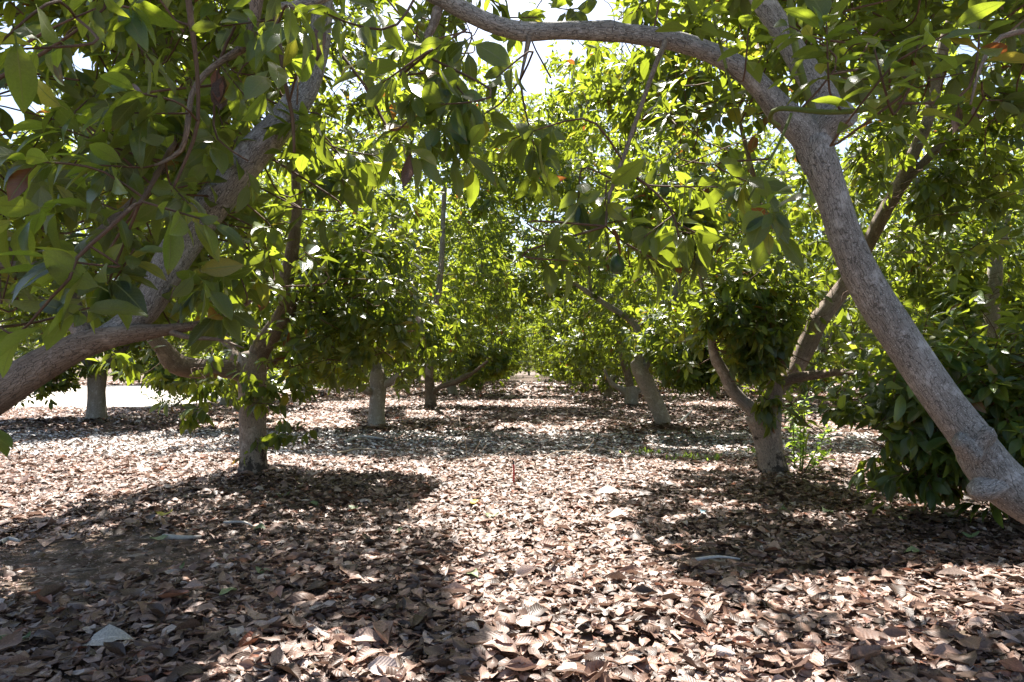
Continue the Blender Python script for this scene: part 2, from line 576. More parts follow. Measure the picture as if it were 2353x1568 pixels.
def soil_material():
    m, n, N, L = new_mat('orchard_soil')
    out = N('ShaderNodeOutputMaterial')
    tc = N('ShaderNodeTexCoord')
    def noise(scale, det=6.0):
        x = N('ShaderNodeTexNoise', i_Scale=scale, i_Detail=det, i_Roughness=0.65)
        L(tc.outputs['Object'], x.inputs['Vector'])
        return x
    fine, mid, big = noise(60.0), noise(9.0), noise(0.6)
    vor = N('ShaderNodeTexVoronoi', feature='F1', i_Scale=16.0)
    L(tc.outputs['Object'], vor.inputs['Vector'])
    frag = ramp(n, [(0, (.09, .058, .04)), (.35, (.15, .10, .075)), (.65, (.20, .145, .115)), (.85, (.27, .21, .18)), (1, (.34, .29, .25))])
    vs = N('ShaderNodeSeparateXYZ')
    L(vor.outputs['Color'], vs.inputs[0])
    L(vs.outputs[0], frag.inputs[0])
    soil = ramp(n, [(.3, (.045, .033, .022)), (.55, (.095, .07, .047)), (.75, (.18, .145, .105))])
    L(fine.outputs['Fac'], soil.inputs[0])
    fm = N('ShaderNodeMapRange')
    fm.inputs['From Min'].default_value = 0.42
    fm.inputs['From Max'].default_value = 0.56
    L(mid.outputs['Fac'], fm.inputs['Value'])
    mx = N('ShaderNodeMix', data_type='RGBA')
    L(fm.outputs[0], mx.inputs[0])
    L(soil.outputs[0], mx.inputs[6])
    L(frag.outputs[0], mx.inputs[7])
    p = N('ShaderNodeBsdfPrincipled')
    L(mx.outputs[2], p.inputs['Base Color'])
    p.inputs['Roughness'].default_value = 0.9
    p.inputs['Specular IOR Level'].default_value = 0.2
    h = N('ShaderNodeMath', operation='MULTIPLY_ADD')
    L(fine.outputs['Fac'], h.inputs[0])
    h.inputs[1].default_value = 0.7
    L(vs.outputs[1], h.inputs[2])
    b = N('ShaderNodeBump')
    b.inputs['Strength'].default_value = 0.8
    b.inputs['Distance'].default_value = 0.02
    L(h.outputs[0], b.inputs['Height'])
    L(b.outputs[0], p.inputs['Normal'])
    L(p.outputs[0], out.inputs['Surface'])
    return m

# ------------------------------------------------------------------ mesh helpers
def mesh_from(name, v, f, mats, attr=None, attr_name='lf', midx=None, smooth=True):
    v = np.asarray(v, np.float32)
    f = np.asarray(f, np.int32)
    me = bpy.data.meshes.new(name)
    nf, k = f.shape
    me.vertices.add(len(v))
    me.vertices.foreach_set('co', v.ravel())
    me.loops.add(nf * k)
    me.loops.foreach_set('vertex_index', f.ravel())
    me.polygons.add(nf)
    me.polygons.foreach_set('loop_start', np.arange(0, nf * k, k, dtype=np.int32))
    me.polygons.foreach_set('loop_total', np.full(nf, k, np.int32))
    if smooth:
        me.polygons.foreach_set('use_smooth', np.ones(nf, bool))
    if midx is not None:
        me.polygons.foreach_set('material_index', np.asarray(midx, np.int32))
    for m in (mats if isinstance(mats, (list, tuple)) else [mats]):
        me.materials.append(m)
    if attr is not None:
        a = me.attributes.new(attr_name, 'FLOAT_VECTOR', 'POINT')
        a.data.foreach_set('vector', np.asarray(attr, np.float32).ravel())
    me.update()
    me.validate()
    return me

def link(name, me, parent=None, loc=None):
    o = bpy.data.objects.new(name, me)
    C.objects.link(o)
    if parent is not None:
        o.parent = parent
    if loc is not None:
        o.location = loc
    return o

def tag(o, label=None, cat=None, group=None, kind=None):
    if label: o['label'] = label
    if cat: o['category'] = cat
    if group: o['group'] = group
    if kind: o['kind'] = kind
    return o

def unit(a):
    a = np.asarray(a, float)
    return a / np.maximum(np.linalg.norm(a, axis=-1, keepdims=True), 1e-9)

def catmull(P, R, step):
    P, R = np.asarray(P, float), np.asarray(R, float)
    if len(P) == 2:
        P = np.array([P[0], P[0] * .5 + P[1] * .5, P[1]])
        R = np.array([R[0], (R[0] + R[1]) / 2, R[1]])
    E = np.vstack([2 * P[0] - P[1], P, 2 * P[-1] - P[-2]])
    q, r = [], []
    for i in range(len(P) - 1):
        a, b, c, d = E[i:i + 4]
        n = max(2, int(np.linalg.norm(c - b) / step))
        for t in np.arange(n) / n:
            q.append(.5 * (2 * b + (c - a) * t + (2 * a - 5 * b + 4 * c - d) * t * t + (3 * b - a - 3 * c + d) * t ** 3))
            s = t * t * (3 - 2 * t)
            r.append(R[i] * (1 - s) + R[i + 1] * s)
    q.append(P[-1]); r.append(R[-1])
    return np.array(q), np.array(r)

class Tubes:
    """round, slightly lumpy limbs gathered into one mesh"""
    def __init__(s):
        s.v, s.f, s.a, s.n = [], [], [], 0
    def add(s, P, R, sides=10, step=0.12, lump=0.06, tip=True, knots=()):
        q, r = catmull(P, R, step)
        n = len(q)
        T = unit(np.gradient(q, axis=0))
        ref = np.array([0, 0, 1.0]) if abs(T[0][2]) < .9 else np.array([1.0, 0, 0])
        u = unit(np.cross(T[0], ref))
        ln = np.concatenate([[0], np.cumsum(np.linalg.norm(np.diff(q, axis=0), axis=1))])
        th = np.arange(sides) * 2 * np.pi / sides
        ph = rng.uniform(0, 6.28, 6)
        V, A = [], []
        for i in range(n):
            u = unit(u - T[i] * (u @ T[i]))
            b = np.cross(T[i], u)
            rr = r[i] * (1 + lump * (np.sin(2 * th + ph[0] + ln[i] * 3.1) * .6 + np.sin(3 * th + ph[1] - ln[i] * 5.3) * .5 + np.sin(ln[i] * 9 / max(.3, r[0] * 8) + ph[2]) * .5
                             + np.sin(5 * th + ph[3] + ln[i] * 7) * .25))
            ring = q[i] + (np.cos(th) * rr)[:, None] * u + (np.sin(th) * rr)[:, None] * b
            V.append(ring)
            A.append(np.stack([np.cos(th) * max(r[i], .02) + ph[4], np.sin(th) * max(r[i], .02) + ph[5], np.full(sides, ln[i])], -1))
        if tip:
            V.append(np.repeat((q[-1] + T[-1] * r[-1] * .4)[None], sides, 0)); A.append(A[-1] * .5 + np.array([ph[4], ph[5], ln[-1]]) * .5)
        V0 = np.concatenate(V)
        for c, kr, kh in knots:                       # swellings and cut knots
            dv = V0 - c
            d = np.linalg.norm(dv, axis=1)
            g = np.exp(-(d / kr) ** 2)
            axis = q[np.argmin(np.linalg.norm(q - c, axis=1))]
            out = unit(V0 - axis)
            V0 = V0 + out * (g * kh)[:, None]
        m = len(V)
        idx = np.arange(m * sides).reshape(m, sides)
        a0, a1 = idx[:-1], idx[1:]
        F = np.stack([a0, np.roll(a0, -1, 1), np.roll(a1, -1, 1), a1], -1).reshape(-1, 4)
        s.v.append(V0); s.f.append(F + s.n); s.a.append(np.concatenate(A))
        s.n += m * sides
        return q, r
    def build(s, name, mat, parent=None, org=(0, 0, 0)):
        me = mesh_from(name, np.concatenate(s.v) - np.asarray(org), np.concatenate(s.f), mat, np.concatenate(s.a), 'bk')
        return link(name, me, parent)

# ---- leaf templates: rows of (left, rib, right), length along +Y, upper side +Z
def leaf_template(ns, petiole, bend, fold, wave, seed, ratio=.42, twist=0.0, ribbon=False):
    r = random.Random(seed)
    ys = [i / ns for i in range(ns + 1)]
    rows = []
    if petiole:
        rows += [(-.17, .010), (-.02, .012)]
    for y in ys:
        wd = .5 * ratio * (math.sin(math.pi * min(1, max(0, y)) ** .92) ** .84 if 0 < y < 1 else 0.0)
        rows.append((y, max(wd, .008)))
    V, A, F = [], [], []
    ph = r.uniform(0, 6)
    for y, wd in rows:
        z = -bend * max(0, y) ** 2 + (-.02 if y < 0 else 0)
        dy = -bend * bend * .5 * max(0, y) ** 2
        wv = wave * math.sin(y * 9 + ph) * (wd / .2)
        wv2 = wave * math.sin(y * 11 + ph * 1.7) * (wd / .2)
        tw = twist * y
        cols = [(-wd, fold * wd + wv, -1), (0, 0, 0), (wd, fold * wd + wv2, 1)]
        if ribbon:
            cols = [cols[0], cols[2]]
        for x, zz, uu in cols:
            xx = x * math.cos(tw) - zz * math.sin(tw)
            z2 = x * math.sin(tw) + zz * math.cos(tw)
            V.append((xx, y + dy, z + z2))
            A.append((uu * min(1, wd / .03), y, 0))
    k = 2 if ribbon else 3
    for i in range(len(rows) - 1):
        for j in range(k - 1):
            a = i * k + j
            F.append((a, a + 1, a + k + 1, a + k))
    return np.array(V), np.array(F), np.array(A)

HI = [leaf_template(6, True, b, f, wv, i, ra, tw) for i, (b, f, wv, ra, tw) in enumerate(
    [(.18, .35, .012, .44, .1), (.32, .25, .02, .40, -.3), (.08, .45, .015, .46, .2), (.42, .3, .02, .38, .35), (.25, .15, .025, .5, -.15), (.12, .5, .02, .42, -.45)])]
MID = [leaf_template(3, False, b, f, wv, i, ra) for i, (b, f, wv, ra) in enumerate([(.18, .35, .012, .42), (.35, .25, .02, .40), (.08, .45, .015, .46), (.25, .3, .02, .36)])]
LOW = [leaf_template(3, False, b, .0, .03, i, ra, tw, True) for i, (b, ra, tw) in enumerate([(.2, .42, .2), (.38, .42, -.3), (.1, .40, .3), (.3, .38, 0)])]

def dead_template(ns, seed, roll, bend, curl, ratio, ribbon=False, wave=.03):
    r = random.Random(seed)
    V, A, F = [], [], []
    us = [-1, 1] if ribbon else ([-1, -.4, .4, 1] if ns > 3 else [-1, 0, 1])
    ph = r.uniform(0, 6)
    for i in range(ns + 1):
        y = i / ns
        wd = max(.5 * ratio * (math.sin(math.pi * y ** .95) ** .7 if 0 < y < 1 else 0), .012)
        ro = roll * (1 + curl * (y - .5))
        for u in us:
            ang = ro * u
            if abs(ro) > .05:
                R = wd / abs(ro)
                x, z = R * math.sin(ang) * (1 if ro > 0 else -1), R * (1 - math.cos(ang)) * (1 if ro > 0 else -1)
            else:
                x, z = wd * u, 0
            z += bend * ((y - .5) ** 2 * 4 - .4) * .5 + wave * math.sin(y * 8 + ph + u * 1.5) * abs(u) + r.uniform(-.012, .012)
            x += r.uniform(-.02, .02) * abs(u)
            V.append((x, y - .5 + r.uniform(-.01, .01), z))
            A.append((u, y, 0))
    k = len(us)
    for i in range(ns):
        for j in range(k - 1):
            a = i * k + j
            F.append((a, a + 1, a + k + 1, a + k))
    return np.array(V), np.array(F), np.array(A)

DEAD_HI = [dead_template(4, s, ro, be, cu, ra, wave=wv) for s, (ro, be, cu, ra, wv) in enumerate(
    [(.7, .2, .9, .58, .05), (-.9, .12, 1.1, .6, .05), (.4, -.3, .6, .55, .06), (1.5, .2, -.9, .66, .04), (-.4, .35, .8, .56, .07), (.25, .25, 1.4, .5, .06), (-1.7, -.1, .9, .7, .04), (1.0, .45, .5, .55, .06), (.5, .1, .6, .36, .07), (-.6, .2, .4, .8, .08)])]
DEAD_MID = [dead_template(3, s, ro, be, cu, ra, False, wave=.06) for s, (ro, be, cu, ra) in enumerate([(.7, .2, .9, .6), (-.9, .15, 1.1, .6), (.3, -.3, .6, .5), (-.4, .4, .8, .7)])]
DEAD_LOW = [dead_template(2, s, 0, be, 0, .6, True, .08) for s, be in enumerate([.35, -.35, .15])]

class Leaves:
    def __init__(s, p, t, n, L, W):
        s.p, s.t, s.L, s.W = p, unit(t), L, W
        n = n - s.t * np.sum(n * s.t, 1, keepdims=True)
        s.n = unit(n)
        s.b = np.cross(s.t, s.n)
    def take(s, m):
        o = Leaves.__new__(Leaves)
        for k in ('p', 't', 'n', 'b', 'L', 'W'):
            setattr(o, k, getattr(s, k)[m])
        return o
    def __len__(s):
        return len(s.p)
    @staticmethod
    def cat(ls):
        o = Leaves.__new__(Leaves)
        for k in ('p', 't', 'n', 'b', 'L', 'W'):
            setattr(o, k, np.concatenate([getattr(x, k) for x in ls]))
        return o
    def mesh(s, name, temps, mat, org=(0, 0, 0)):
        V, F, A, n0 = [], [], [], 0
        which = rng.integers(0, len(temps), len(s.p))
        for ti, (tv, tf, ta) in enumerate(temps):
            m = which == ti
            k = m.sum()
            if not k:
                continue
            v = (s.p[m][:, None] + tv[None, :, 0, None] * (s.L[m] * s.W[m])[:, None, None] * s.b[m][:, None]
                 + tv[None, :, 1, None] * s.L[m][:, None, None] * s.t[m][:, None]
                 + tv[None, :, 2, None] * s.L[m][:, None, None] * s.n[m][:, None])
            V.append(v.reshape(-1, 3))
            F.append((tf[None] + (np.arange(k) * len(tv))[:, None, None] + n0).reshape(-1, 4))
            A.append(np.tile(ta, (k, 1)))
            n0 += k * len(tv)
        return mesh_from(name, np.concatenate(V) - np.asarray(org), np.concatenate(F), mat, np.concatenate(A))
    def matrix(s, i, org=(0, 0, 0)):
        L, W = s.L[i], s.W[i]
        m = Matrix.Identity(4)
        for r in range(3):
            m[r][0] = s.b[i][r] * L * W
            m[r][1] = s.t[i][r] * L
            m[r][2] = s.n[i][r] * L
            m[r][3] = s.p[i][r] - org[r]
        return m

HI4 = [leaf_template(4, True, b, f, wv, i, ra, tw) for i, (b, f, wv, ra, tw) in enumerate(
    [(.18, .35, .012, .44, .1), (.32, .25, .02, .40, -.3), (.08, .45, .015, .46, .2), (.42, .3, .02, .38, .35), (.25, .15, .025, .5, -.15), (.12, .5, .02, .42, -.45)])]
FAR2 = [leaf_template(2, False, b, .0, .03, i, ra, tw, True) for i, (b, ra, tw) in enumerate([(.2, .5, .2), (.38, .5, -.3), (.1, .48, .3)])]
HI_ME = [mesh_from('leaf', v, f, M_LEAF, a) for v, f, a in HI]
YOUNG_ME = [mesh_from('young_leaf', v, f, M_YOUNG, a) for v, f, a in HI]

def sprigs(P, axis, size=.172, nl=(9, 13), droop=.55, shoot=.22, open_=1.15):
    """leaf whorls on the ends of shoots; returns leaves and the shoot segments"""
    out_p, out_t, out_n, out_L, seg = [], [], [], [], []
    for p, a in zip(P, unit(axis)):
        k = rng.integers(nl[0], nl[1] + 1)
        ref = np.array([0, 0, 1.0]) if abs(a[2]) < .95 else np.array([1.0, 0, 0])
        u = unit(np.cross(a, ref)); v = np.cross(a, u)
        sl = shoot * rng.uniform(.6, 1.3)
        ph = rng.uniform(0, 6.28)
        s0 = size * rng.uniform(.8, 1.2)
        seg.append((p - a * sl * .9, p))
        for i in range(k):
            f = (i + .5) / k
            ang = ph + i * 2.4
            th = open_ * (1.15 - .75 * f) + rng.normal(0, .18)
            rad = np.cos(ang) * u + np.sin(ang) * v
            t = unit(a * math.cos(th) + rad * math.sin(th) + np.array([0, 0, -droop * rng.uniform(.3, 1.4)]))
            base = p - a * sl * (1 - f) * .8
            nrm = unit(a * .9 + np.array([0, 0, .7]) + rng.normal(0, .35, 3))
            L = s0 * rng.uniform(.65, 1.2) * (1 - .25 * f)
            out_p.append(base + t * L * .17); out_t.append(t); out_n.append(nrm); out_L.append(L)
    if not out_p:
        return None, seg
    L = np.array(out_L)
    return Leaves(np.array(out_p), np.array(out_t), np.array(out_n), L, rng.uniform(.82, 1.18, len(L))), seg

DENS = 2.1
def shell(c, r, n, inner=.55, zmin=.35, clump=0.0):
    """points through the outer part of an ellipsoid crown, gathered in uneven masses"""
    c, r, n = np.asarray(c, float), np.asarray(r, float), int(n * DENS)
    P, A = [], []
    cent = unit(rng.normal(size=(max(4, int(n / 14)), 3))) * rng.uniform(inner, 1, (max(4, int(n / 14)), 1)) ** .6
    while len(P) < n:
        if rng.random() < clump:
            d = cent[rng.integers(len(cent))] + rng.normal(0, .13, 3)
        else:
            d = unit(rng.normal(size=3)) * rng.uniform(inner ** 2, 1) ** .5
        q = c + d * r
        if q[2] < zmin:
            q[2] = zmin + rng.uniform(0, .5)
        P.append(q)
        A.append(unit(d) * .8 + np.array([0, 0, .35]) + rng.normal(0, .35, 3))
    return np.array(P), np.array(A)

# ------------------------------------------------------------------ trees
TREES = []
class Tree:
    def __init__(s, base, label, group, name='avocado_tree', res='low', parts=0):
        s.base = np.array([base[0], base[1], 0.0])
        s.root = bpy.data.objects.new(name, None)
        C.objects.link(s.root)
        s.root.location = s.base
        tag(s.root, label, 'tree', group)
        s.nodes, s.segs, s.lv, s.res, s.nparts = [], [], [], res, parts
        s.young = []
        s.tw = Tubes()
        TREES.append(s)
    def limb(s, path, part='branch', mat=None, sides=12, step=.1, lump=.05, knots=(), tip=True, label=None, k=1.0):
        """path of (px, py, d, width in px)"""
        P = [at(a, b, d) for a, b, d, w_ in path]
        R = [w_ / 2 * d / FPX * k for a, b, d, w_ in path]
        return s.limb3(P, R, part, mat, sides, step, lump, knots, tip, label)
    def limb3(s, P, R, part='branch', mat=None, sides=12, step=.1, lump=.05, knots=(), tip=True, label=None):
        t = Tubes()
        q, r = t.add(P, R, sides, step, lump, tip, knots)
        o = t.build(part, mat or M_BARK, s.root, s.base)
        if label:
            o['label'] = label
        s.nodes.append(q[len(q) // 4:])
        return o
    def leaves(s, P, A, carve=True, twigs=True, young=False, filt=True, **k):
        if s.res in ('low', 'far'):
            k.setdefault('size', .22 if s.res == 'far' else .195)
            k.setdefault('nl', (10, 14))
        m = (~open_to_sun(P) | (rng.random(len(P)) < .04)) if carve else np.ones(len(P), bool)
        if filt:
            m &= kept(P, carve)
        P, A = P[m], A[m]
        if not len(P):
            return
        lv, seg = sprigs(P, A, **k)
        if filt:
            ok = kept(lv.p + lv.t * lv.L[:, None] * .5, carve) & ~in_gap(lv.p + lv.t * lv.L[:, None] * .95)
            lv = lv.take(ok)
        (s.young if young else s.lv).append(lv)
        if twigs:
            nd = np.concatenate(s.nodes) if s.nodes else s.base[None] + np.array([[0, 0, 1.5]])
            for (a, b) in seg:
                d = np.linalg.norm(nd - a, axis=1) + np.maximum(0, nd[:, 2] - a[2] - .3) * .6
                j = nd[np.argmin(d)]
                mid = None
                ds = np.linalg.norm(j - a)
                lim = .55
                if ds > lim:
                    dv = (j - a) / ds
                    dv = unit(dv + rng.normal(0, .35, 3))
                    j = a + dv * lim * rng.uniform(.5, 1)
                    ds = np.linalg.norm(j - a)
                sd = unit(b - a)
                mid = (j * .42 + a * .58) * .5 + (a - sd * ds * .5) * .5
                s.segs.append(([j, mid, a, b], [.004 + .005 * ds, .004 + .003 * ds, .0045, .003]))
    def whorl(s, px, py, d, up=(0, 0, 1), size=.17, nl=(8, 11), droop=.45, spread=0.0, n=1, **k):
        P = np.array([at(px, py, d) + rng.normal(0, spread, 3) for _ in range(n)])
        A = np.array([np.asarray(up, float) + rng.normal(0, .25, 3) for _ in range(n)])
        s.leaves(P, A, size=size, nl=nl, droop=droop, carve=False, **dict(dict(filt=False), **k))
    def finish_twigs(s, keep=1.0):
        sides = 5 if s.res == 'hi' else (4 if s.res == 'mid' else 3)
        step = .09 if s.res == 'hi' else (.35 if s.res == 'mid' else 2)
        for P, R in s.segs:
            if rng.random() <= keep:
                s.tw.add(P, R, sides, step, 0.0)
        if s.tw.v:
            tag(s.tw.build('twigs', M_TWIG, s.root, s.base), kind='stuff')

def generic_tree(base, label, group, seed, height=7.5, rad=2.8, n=900, low=.5, res='low', parts=0, trunk_h=.9, lean=(0, 0), carve=True, trunk=True, size=.23, keep=.35, mat=None, tr=.17):
    t = Tree(base, label, group, res=res, parts=parts)
    r = np.random.default_rng(seed)
    B = t.base
    top = B + np.array([lean[0], lean[1], trunk_h])
    if trunk:
        t.limb3([B - [0, 0, .1], B + [0, 0, .12], (B + top) / 2 + [0, 0, .05], top], [tr * 1.35, tr * 1.1, tr, tr * 1.05], 'trunk', mat or M_BARKP, 12, .15, .06)
    nl = r.integers(4, 6)
    a0 = r.uniform(0, 6.28)
    for i in range(nl):
        a = a0 + i * 6.28 / nl + r.normal(0, .25)
        d = np.array([math.cos(a), math.sin(a), 0])
        h = height * r.uniform(.6, .85)
        rr = rad * r.uniform(.4, .75)
        pts = [top - [0, 0, .12], top + d * .35 * rr + [0, 0, .5], top + d * .7 * rr + [0, 0, h * .4] + r.normal(0, .12, 3), top + d * rr + [0, 0, h * .85 - trunk_h] + r.normal(0, .2, 3)]
        t.limb3(pts, [tr * .65, tr * .5, tr * .34, tr * .12], 'branch', M_BARK, 8, .25, .05)
        for k in range(3):
            f = r.uniform(.2, .9)
            st = pts[1] * (1 - f) + pts[2] * f
            d2 = unit(np.array([d[0] + r.normal(0, .8), d[1] + r.normal(0, .8), r.uniform(-.25, .7)]))
            ln = rad * r.uniform(.4, .65)
            t.limb3([st, st + d2 * ln * .5 + [0, 0, .12], st + d2 * ln + r.normal(0, .12, 3)], [tr * .3, tr * .18, tr * .06], 'branch', M_BARK, 6, .3, .05)
    c = B + np.array([lean[0], lean[1], low + (height - low) * .47])
    P, A = shell(c, (rad, rad, (height - low) * .53), n, .5, low, .5)
    t.leaves(P, A, carve=carve, filt=carve, size=size, nl=(10, 15))
    return t

ROW = 'avocado trees planted in rows'

# ------------------------------------------------------------------ the ground
def axis(lo, hi, fine_lo, fine_hi, fine, grow=1.35):
    a = list(np.arange(fine_lo, fine_hi, fine))
    st, x = fine, a[-1]
    while x < hi:
        st *= grow; x += st; a.append(min(x, hi))
    st, x = fine, a[0]
    while x > lo:
        st *= grow; x -= st; a.insert(0, max(x, lo))
    return np.array(a)
gx, gy = axis(-400, 400, -11, 11, .16), axis(-120, 600, 1.5, 24, .16)
X, Y = np.meshgrid(gx, gy)
Z = hgt(X, Y) - .03
V = np.stack([X, Y, Z], -1).reshape(-1, 3)
nx, ny = len(gx), len(gy)
I = np.arange(nx * ny).reshape(ny, nx)
F = np.stack([I[:-1, :-1], I[:-1, 1:], I[1:, 1:], I[1:, :-1]], -1).reshape(-1, 4)
M_SOIL = soil_material()
tag(link('ground', mesh_from('ground', V, F, M_SOIL)), kind='structure')
# pale dirt road beyond the left edge of the orchard
M_ROAD = plain_material('pale_dirt', (.52, .47, .41), .9, .12, 3.0)
rp = [(-10.6, 21.6), (-11.6, 30), (-13.4, 46.5), (-90, 46.5), (-90, 22.5), (-30, 22), (-14.5, 20.8), (-12.2, 21.0)]
bmv = np.array([(x, y, .02) for x, y in rp] + [(x, y, -.1) for x, y in rp])
me = bpy.data.meshes.new('dirt_road')
n = len(rp)
me.from_pydata([tuple(v) for v in bmv], [], [tuple(range(n))] + [(i, i + n, (i + 1) % n + n, (i + 1) % n) for i in range(n)])
me.materials.append(M_ROAD)
tag(link('dirt_road', me), kind='structure')

# ------------------------------------------------------------------ the big trees
def box_px(n, x0, x1, y0, y1, d0, d1, bias=(0, 0, .3)):
    n = int(n * DENS)
    P = np.array([at(rng.uniform(x0, x1), rng.uniform(y0, y1), rng.uniform(d0, d1)) for _ in range(n)])
    A = rng.normal(0, .6, (n, 3)) + np.array(bias)
    return P, A

# -- leaning tree at the right edge
B = Tree(at(2700, 1400, 3.7), 'big leaning grey avocado trunk at the right edge, its limb arching over the aisle', ROW, res='hi', parts=300)
kn = [(at(2262, 1005, 3.45), .07, .04), (at(2205, 1005, 3.45), .05, .03), (at(2240, 1120, 3.45), .10, .045), (at(2035, 720, 3.4), .05, .012), (at(1900, 380, 3.45), .09, .02)]
B.limb([(2760, 1450, 3.72, 150), (2640, 1320, 3.7, 135), (2500, 1230, 3.65, 118), (2390, 1165, 3.62, 108), (2310, 1112, 3.6, 104), (2262, 1058, 3.6, 98), (2226, 1000, 3.58, 86), (2150, 898, 3.56, 83), (2062, 768, 3.55, 80),
        (1992, 655, 3.55, 77), (1948, 560, 3.55, 72), (1918, 470, 3.55, 70), (1888, 385, 3.55, 72), (1868, 320, 3.55, 76)], 'trunk', M_BARK, 28, .04, .03, kn)
B.limb([(2318, 1108, 3.58, 66), (2286, 1114, 3.56, 66), (2258, 1124, 3.54, 56), (2238, 1134, 3.53, 38)], 'knot', M_BARK, 18, .02, .09, [(at(2218, 1128, 3.38), .03, -.03), (at(2250, 1105, 3.4), .03, .012)], label='hollow healed knot on the underside of the trunk')
B.limb([(2232, 1030, 3.52, 60), (2254, 1008, 3.49, 52), (2268, 996, 3.47, 46), (2277, 989, 3.46, 36)], 'knot', M_BARK, 14, .02, .1)
B.limb([(2232, 1040, 3.5, 52), (2214, 1020, 3.47, 42), (2204, 1010, 3.45, 34)], 'knot', M_BARK, 12, .02, .1)
B.limb([(1880, 390, 3.55, 90), (1850, 310, 3.55, 104), (1800, 262, 3.55, 92), (1745, 198, 3.53, 76), (1690, 150, 3.5, 70), (1600, 108, 3.5, 66), (1500, 84, 3.48, 63), (1400, 74, 3.45, 60), (1300, 71, 3.45, 57), (1200, 72, 3.42, 57),
        (1120, 50, 3.4, 60), (1050, 15, 3.4, 60), (980, -20, 3.4, 56), (860, -60, 3.35, 44), (720, 5, 3.3, 34), (640, 14, 3.25, 24)], 'branch', M_BARK, 22, .06, .05,
       [(at(1390, 60, 3.42), .05, .02), (at(1470, 100, 3.42), .05, .018), (at(1215, 90, 3.4), .05, .02)], k=.69, label='arching limb that crosses above the aisle')
B.limb([(1862, 370, 3.58, 84), (1890, 300, 3.6, 92), (1898, 245, 3.62, 86), (1878, 200, 3.62, 74), (1832, 130, 3.64, 65), (1790, 60, 3.66, 61), (1740, -20, 3.7, 58), (1690, -140, 3.75, 48), (1600, -330, 3.8, 30)], 'branch', M_BARK, 20, .06, .04, k=.82)
B.limb([(1868, 330, 3.56, 70), (1905, 285, 3.52, 74), (1945, 262, 3.48, 68), (1952, 258, 3.47, 60)], 'branch', M_BARK, 16, .05, .06, k=.9, label='short sawn off branch stub')
B.limb([(1868, 255, 3.45, 18), (1850, 200, 3.42, 17), (1830, 120, 3.4, 16), (1818, 40, 3.4, 15), (1812, -60, 3.4, 13), (1805, -200, 3.4, 9)], 'branch', M_SHOOT, 8, .08, .02, label='straight dark green sucker shoot')
B.limb([(1790, 290, 3.4, 10), (1770, 274, 3.25, 11), (1790, 250, 3.1, 11), (1900, 258, 2.8, 12), (2000, 250, 2.5, 12), (2075, 218, 2.3, 11), (2110, 160, 2.2, 9)], 'branch', M_SHOOT, 8, .05, .02, label='pale green twig curving across the fork')
B.limb([(1818, 262, 3.1, 8), (1790, 330, 3.0, 7), (1750, 400, 2.95, 6), (1720, 460, 2.9, 5)], 'branch', M_SHOOT, 6, .08, .02)
B.limb([(1690, 245, 3.2, 7), (1660, 120, 3.2, 7), (1640, 40, 3.2, 6), (1630, -60, 3.2, 5)], 'branch', M_SHOOT, 6, .08, .02)
B.limb([(1530, 95, 3.45, 14), (1510, 140, 3.3, 12), (1478, 230, 3.2, 11), (1430, 370, 3.1, 10), (1400, 450, 3.05, 8), (1392, 520, 3.0, 6)], 'branch', M_BROWN, 8, .08, .03)
B.limb([(1425, 385, 3.1, 7), (1480, 420, 3.0, 6), (1540, 480, 2.95, 5), (1560, 545, 2.9, 5)], 'branch', M_TWIG, 6, .08, .02)
B.limb([(1005, 25, 3.4, 26), (990, 70, 3.3, 20), (950, 130, 3.2, 15), (920, 175, 3.1, 10)], 'branch', M_BROWN, 8, .08, .04)
B.limb([(1215, 90, 3.4, 14), (1205, 140, 3.35, 8), (1195, 185, 3.3, 5)], 'branch', M_BROWN, 8, .08, .04)
B.limb([(2550, 10, 3.0, 22), (2420, 60, 2.9, 16), (2300, 85, 2.8, 12), (2255, 150, 2.75, 8), (2230, 240, 2.7, 5)], 'branch', M_BROWN, 8, .08, .04)
for a in [(2010, 135, 2.4, (0, -.3, 1)), (2105, 120, 2.1, (.3, -.5, .7)), (2060, 60, 2.2, (.3, -.2, 1)), (1925, 80, 2.6, (0, 0, 1)), (1840, 60, 2.9, (-.5, 0, .7)), (1960, 20, 2.5, (0, -.3, .6)),
          (2180, 70, 2.2, (.7, -.3, .5)), (2250, 40, 2.4, (.6, 0, .5)), (1720, 440, 2.9, (-.6, -.2, -.5)), (1780, 420, 3.0, (.3, -.4, -.4)), (1800, 470, 2.6, (-.2, -.6, -.2)), (1700, 60, 3.0, (0, 0, 1)), (1640, 30, 3.1, (0, 0, 1)),
          (2130, 215, 2.3, (.8, 0, .1)), (1770, 520, 3.2, (-.5, -.4, -.4))]:
    B.whorl(*a[:3], up=a[3], size=.17, spread=.04, n=1)
for px, py, d in [(1310, 560, 3.0), (1345, 600, 2.95), (1480, 545, 2.9), (1600, 545, 3.1), (1390, 475, 3.0), (1440, 505, 3.0), (1555, 530, 2.95), (1250, 430, 3.2), (1330, 470, 3.1), (1650, 430, 3.1), (1530, 610, 3.1)]:
    B.whorl(px, py, d, up=(rng.normal(0, .7), -.3, -.35), size=.17, droop=.55, nl=(7, 10))
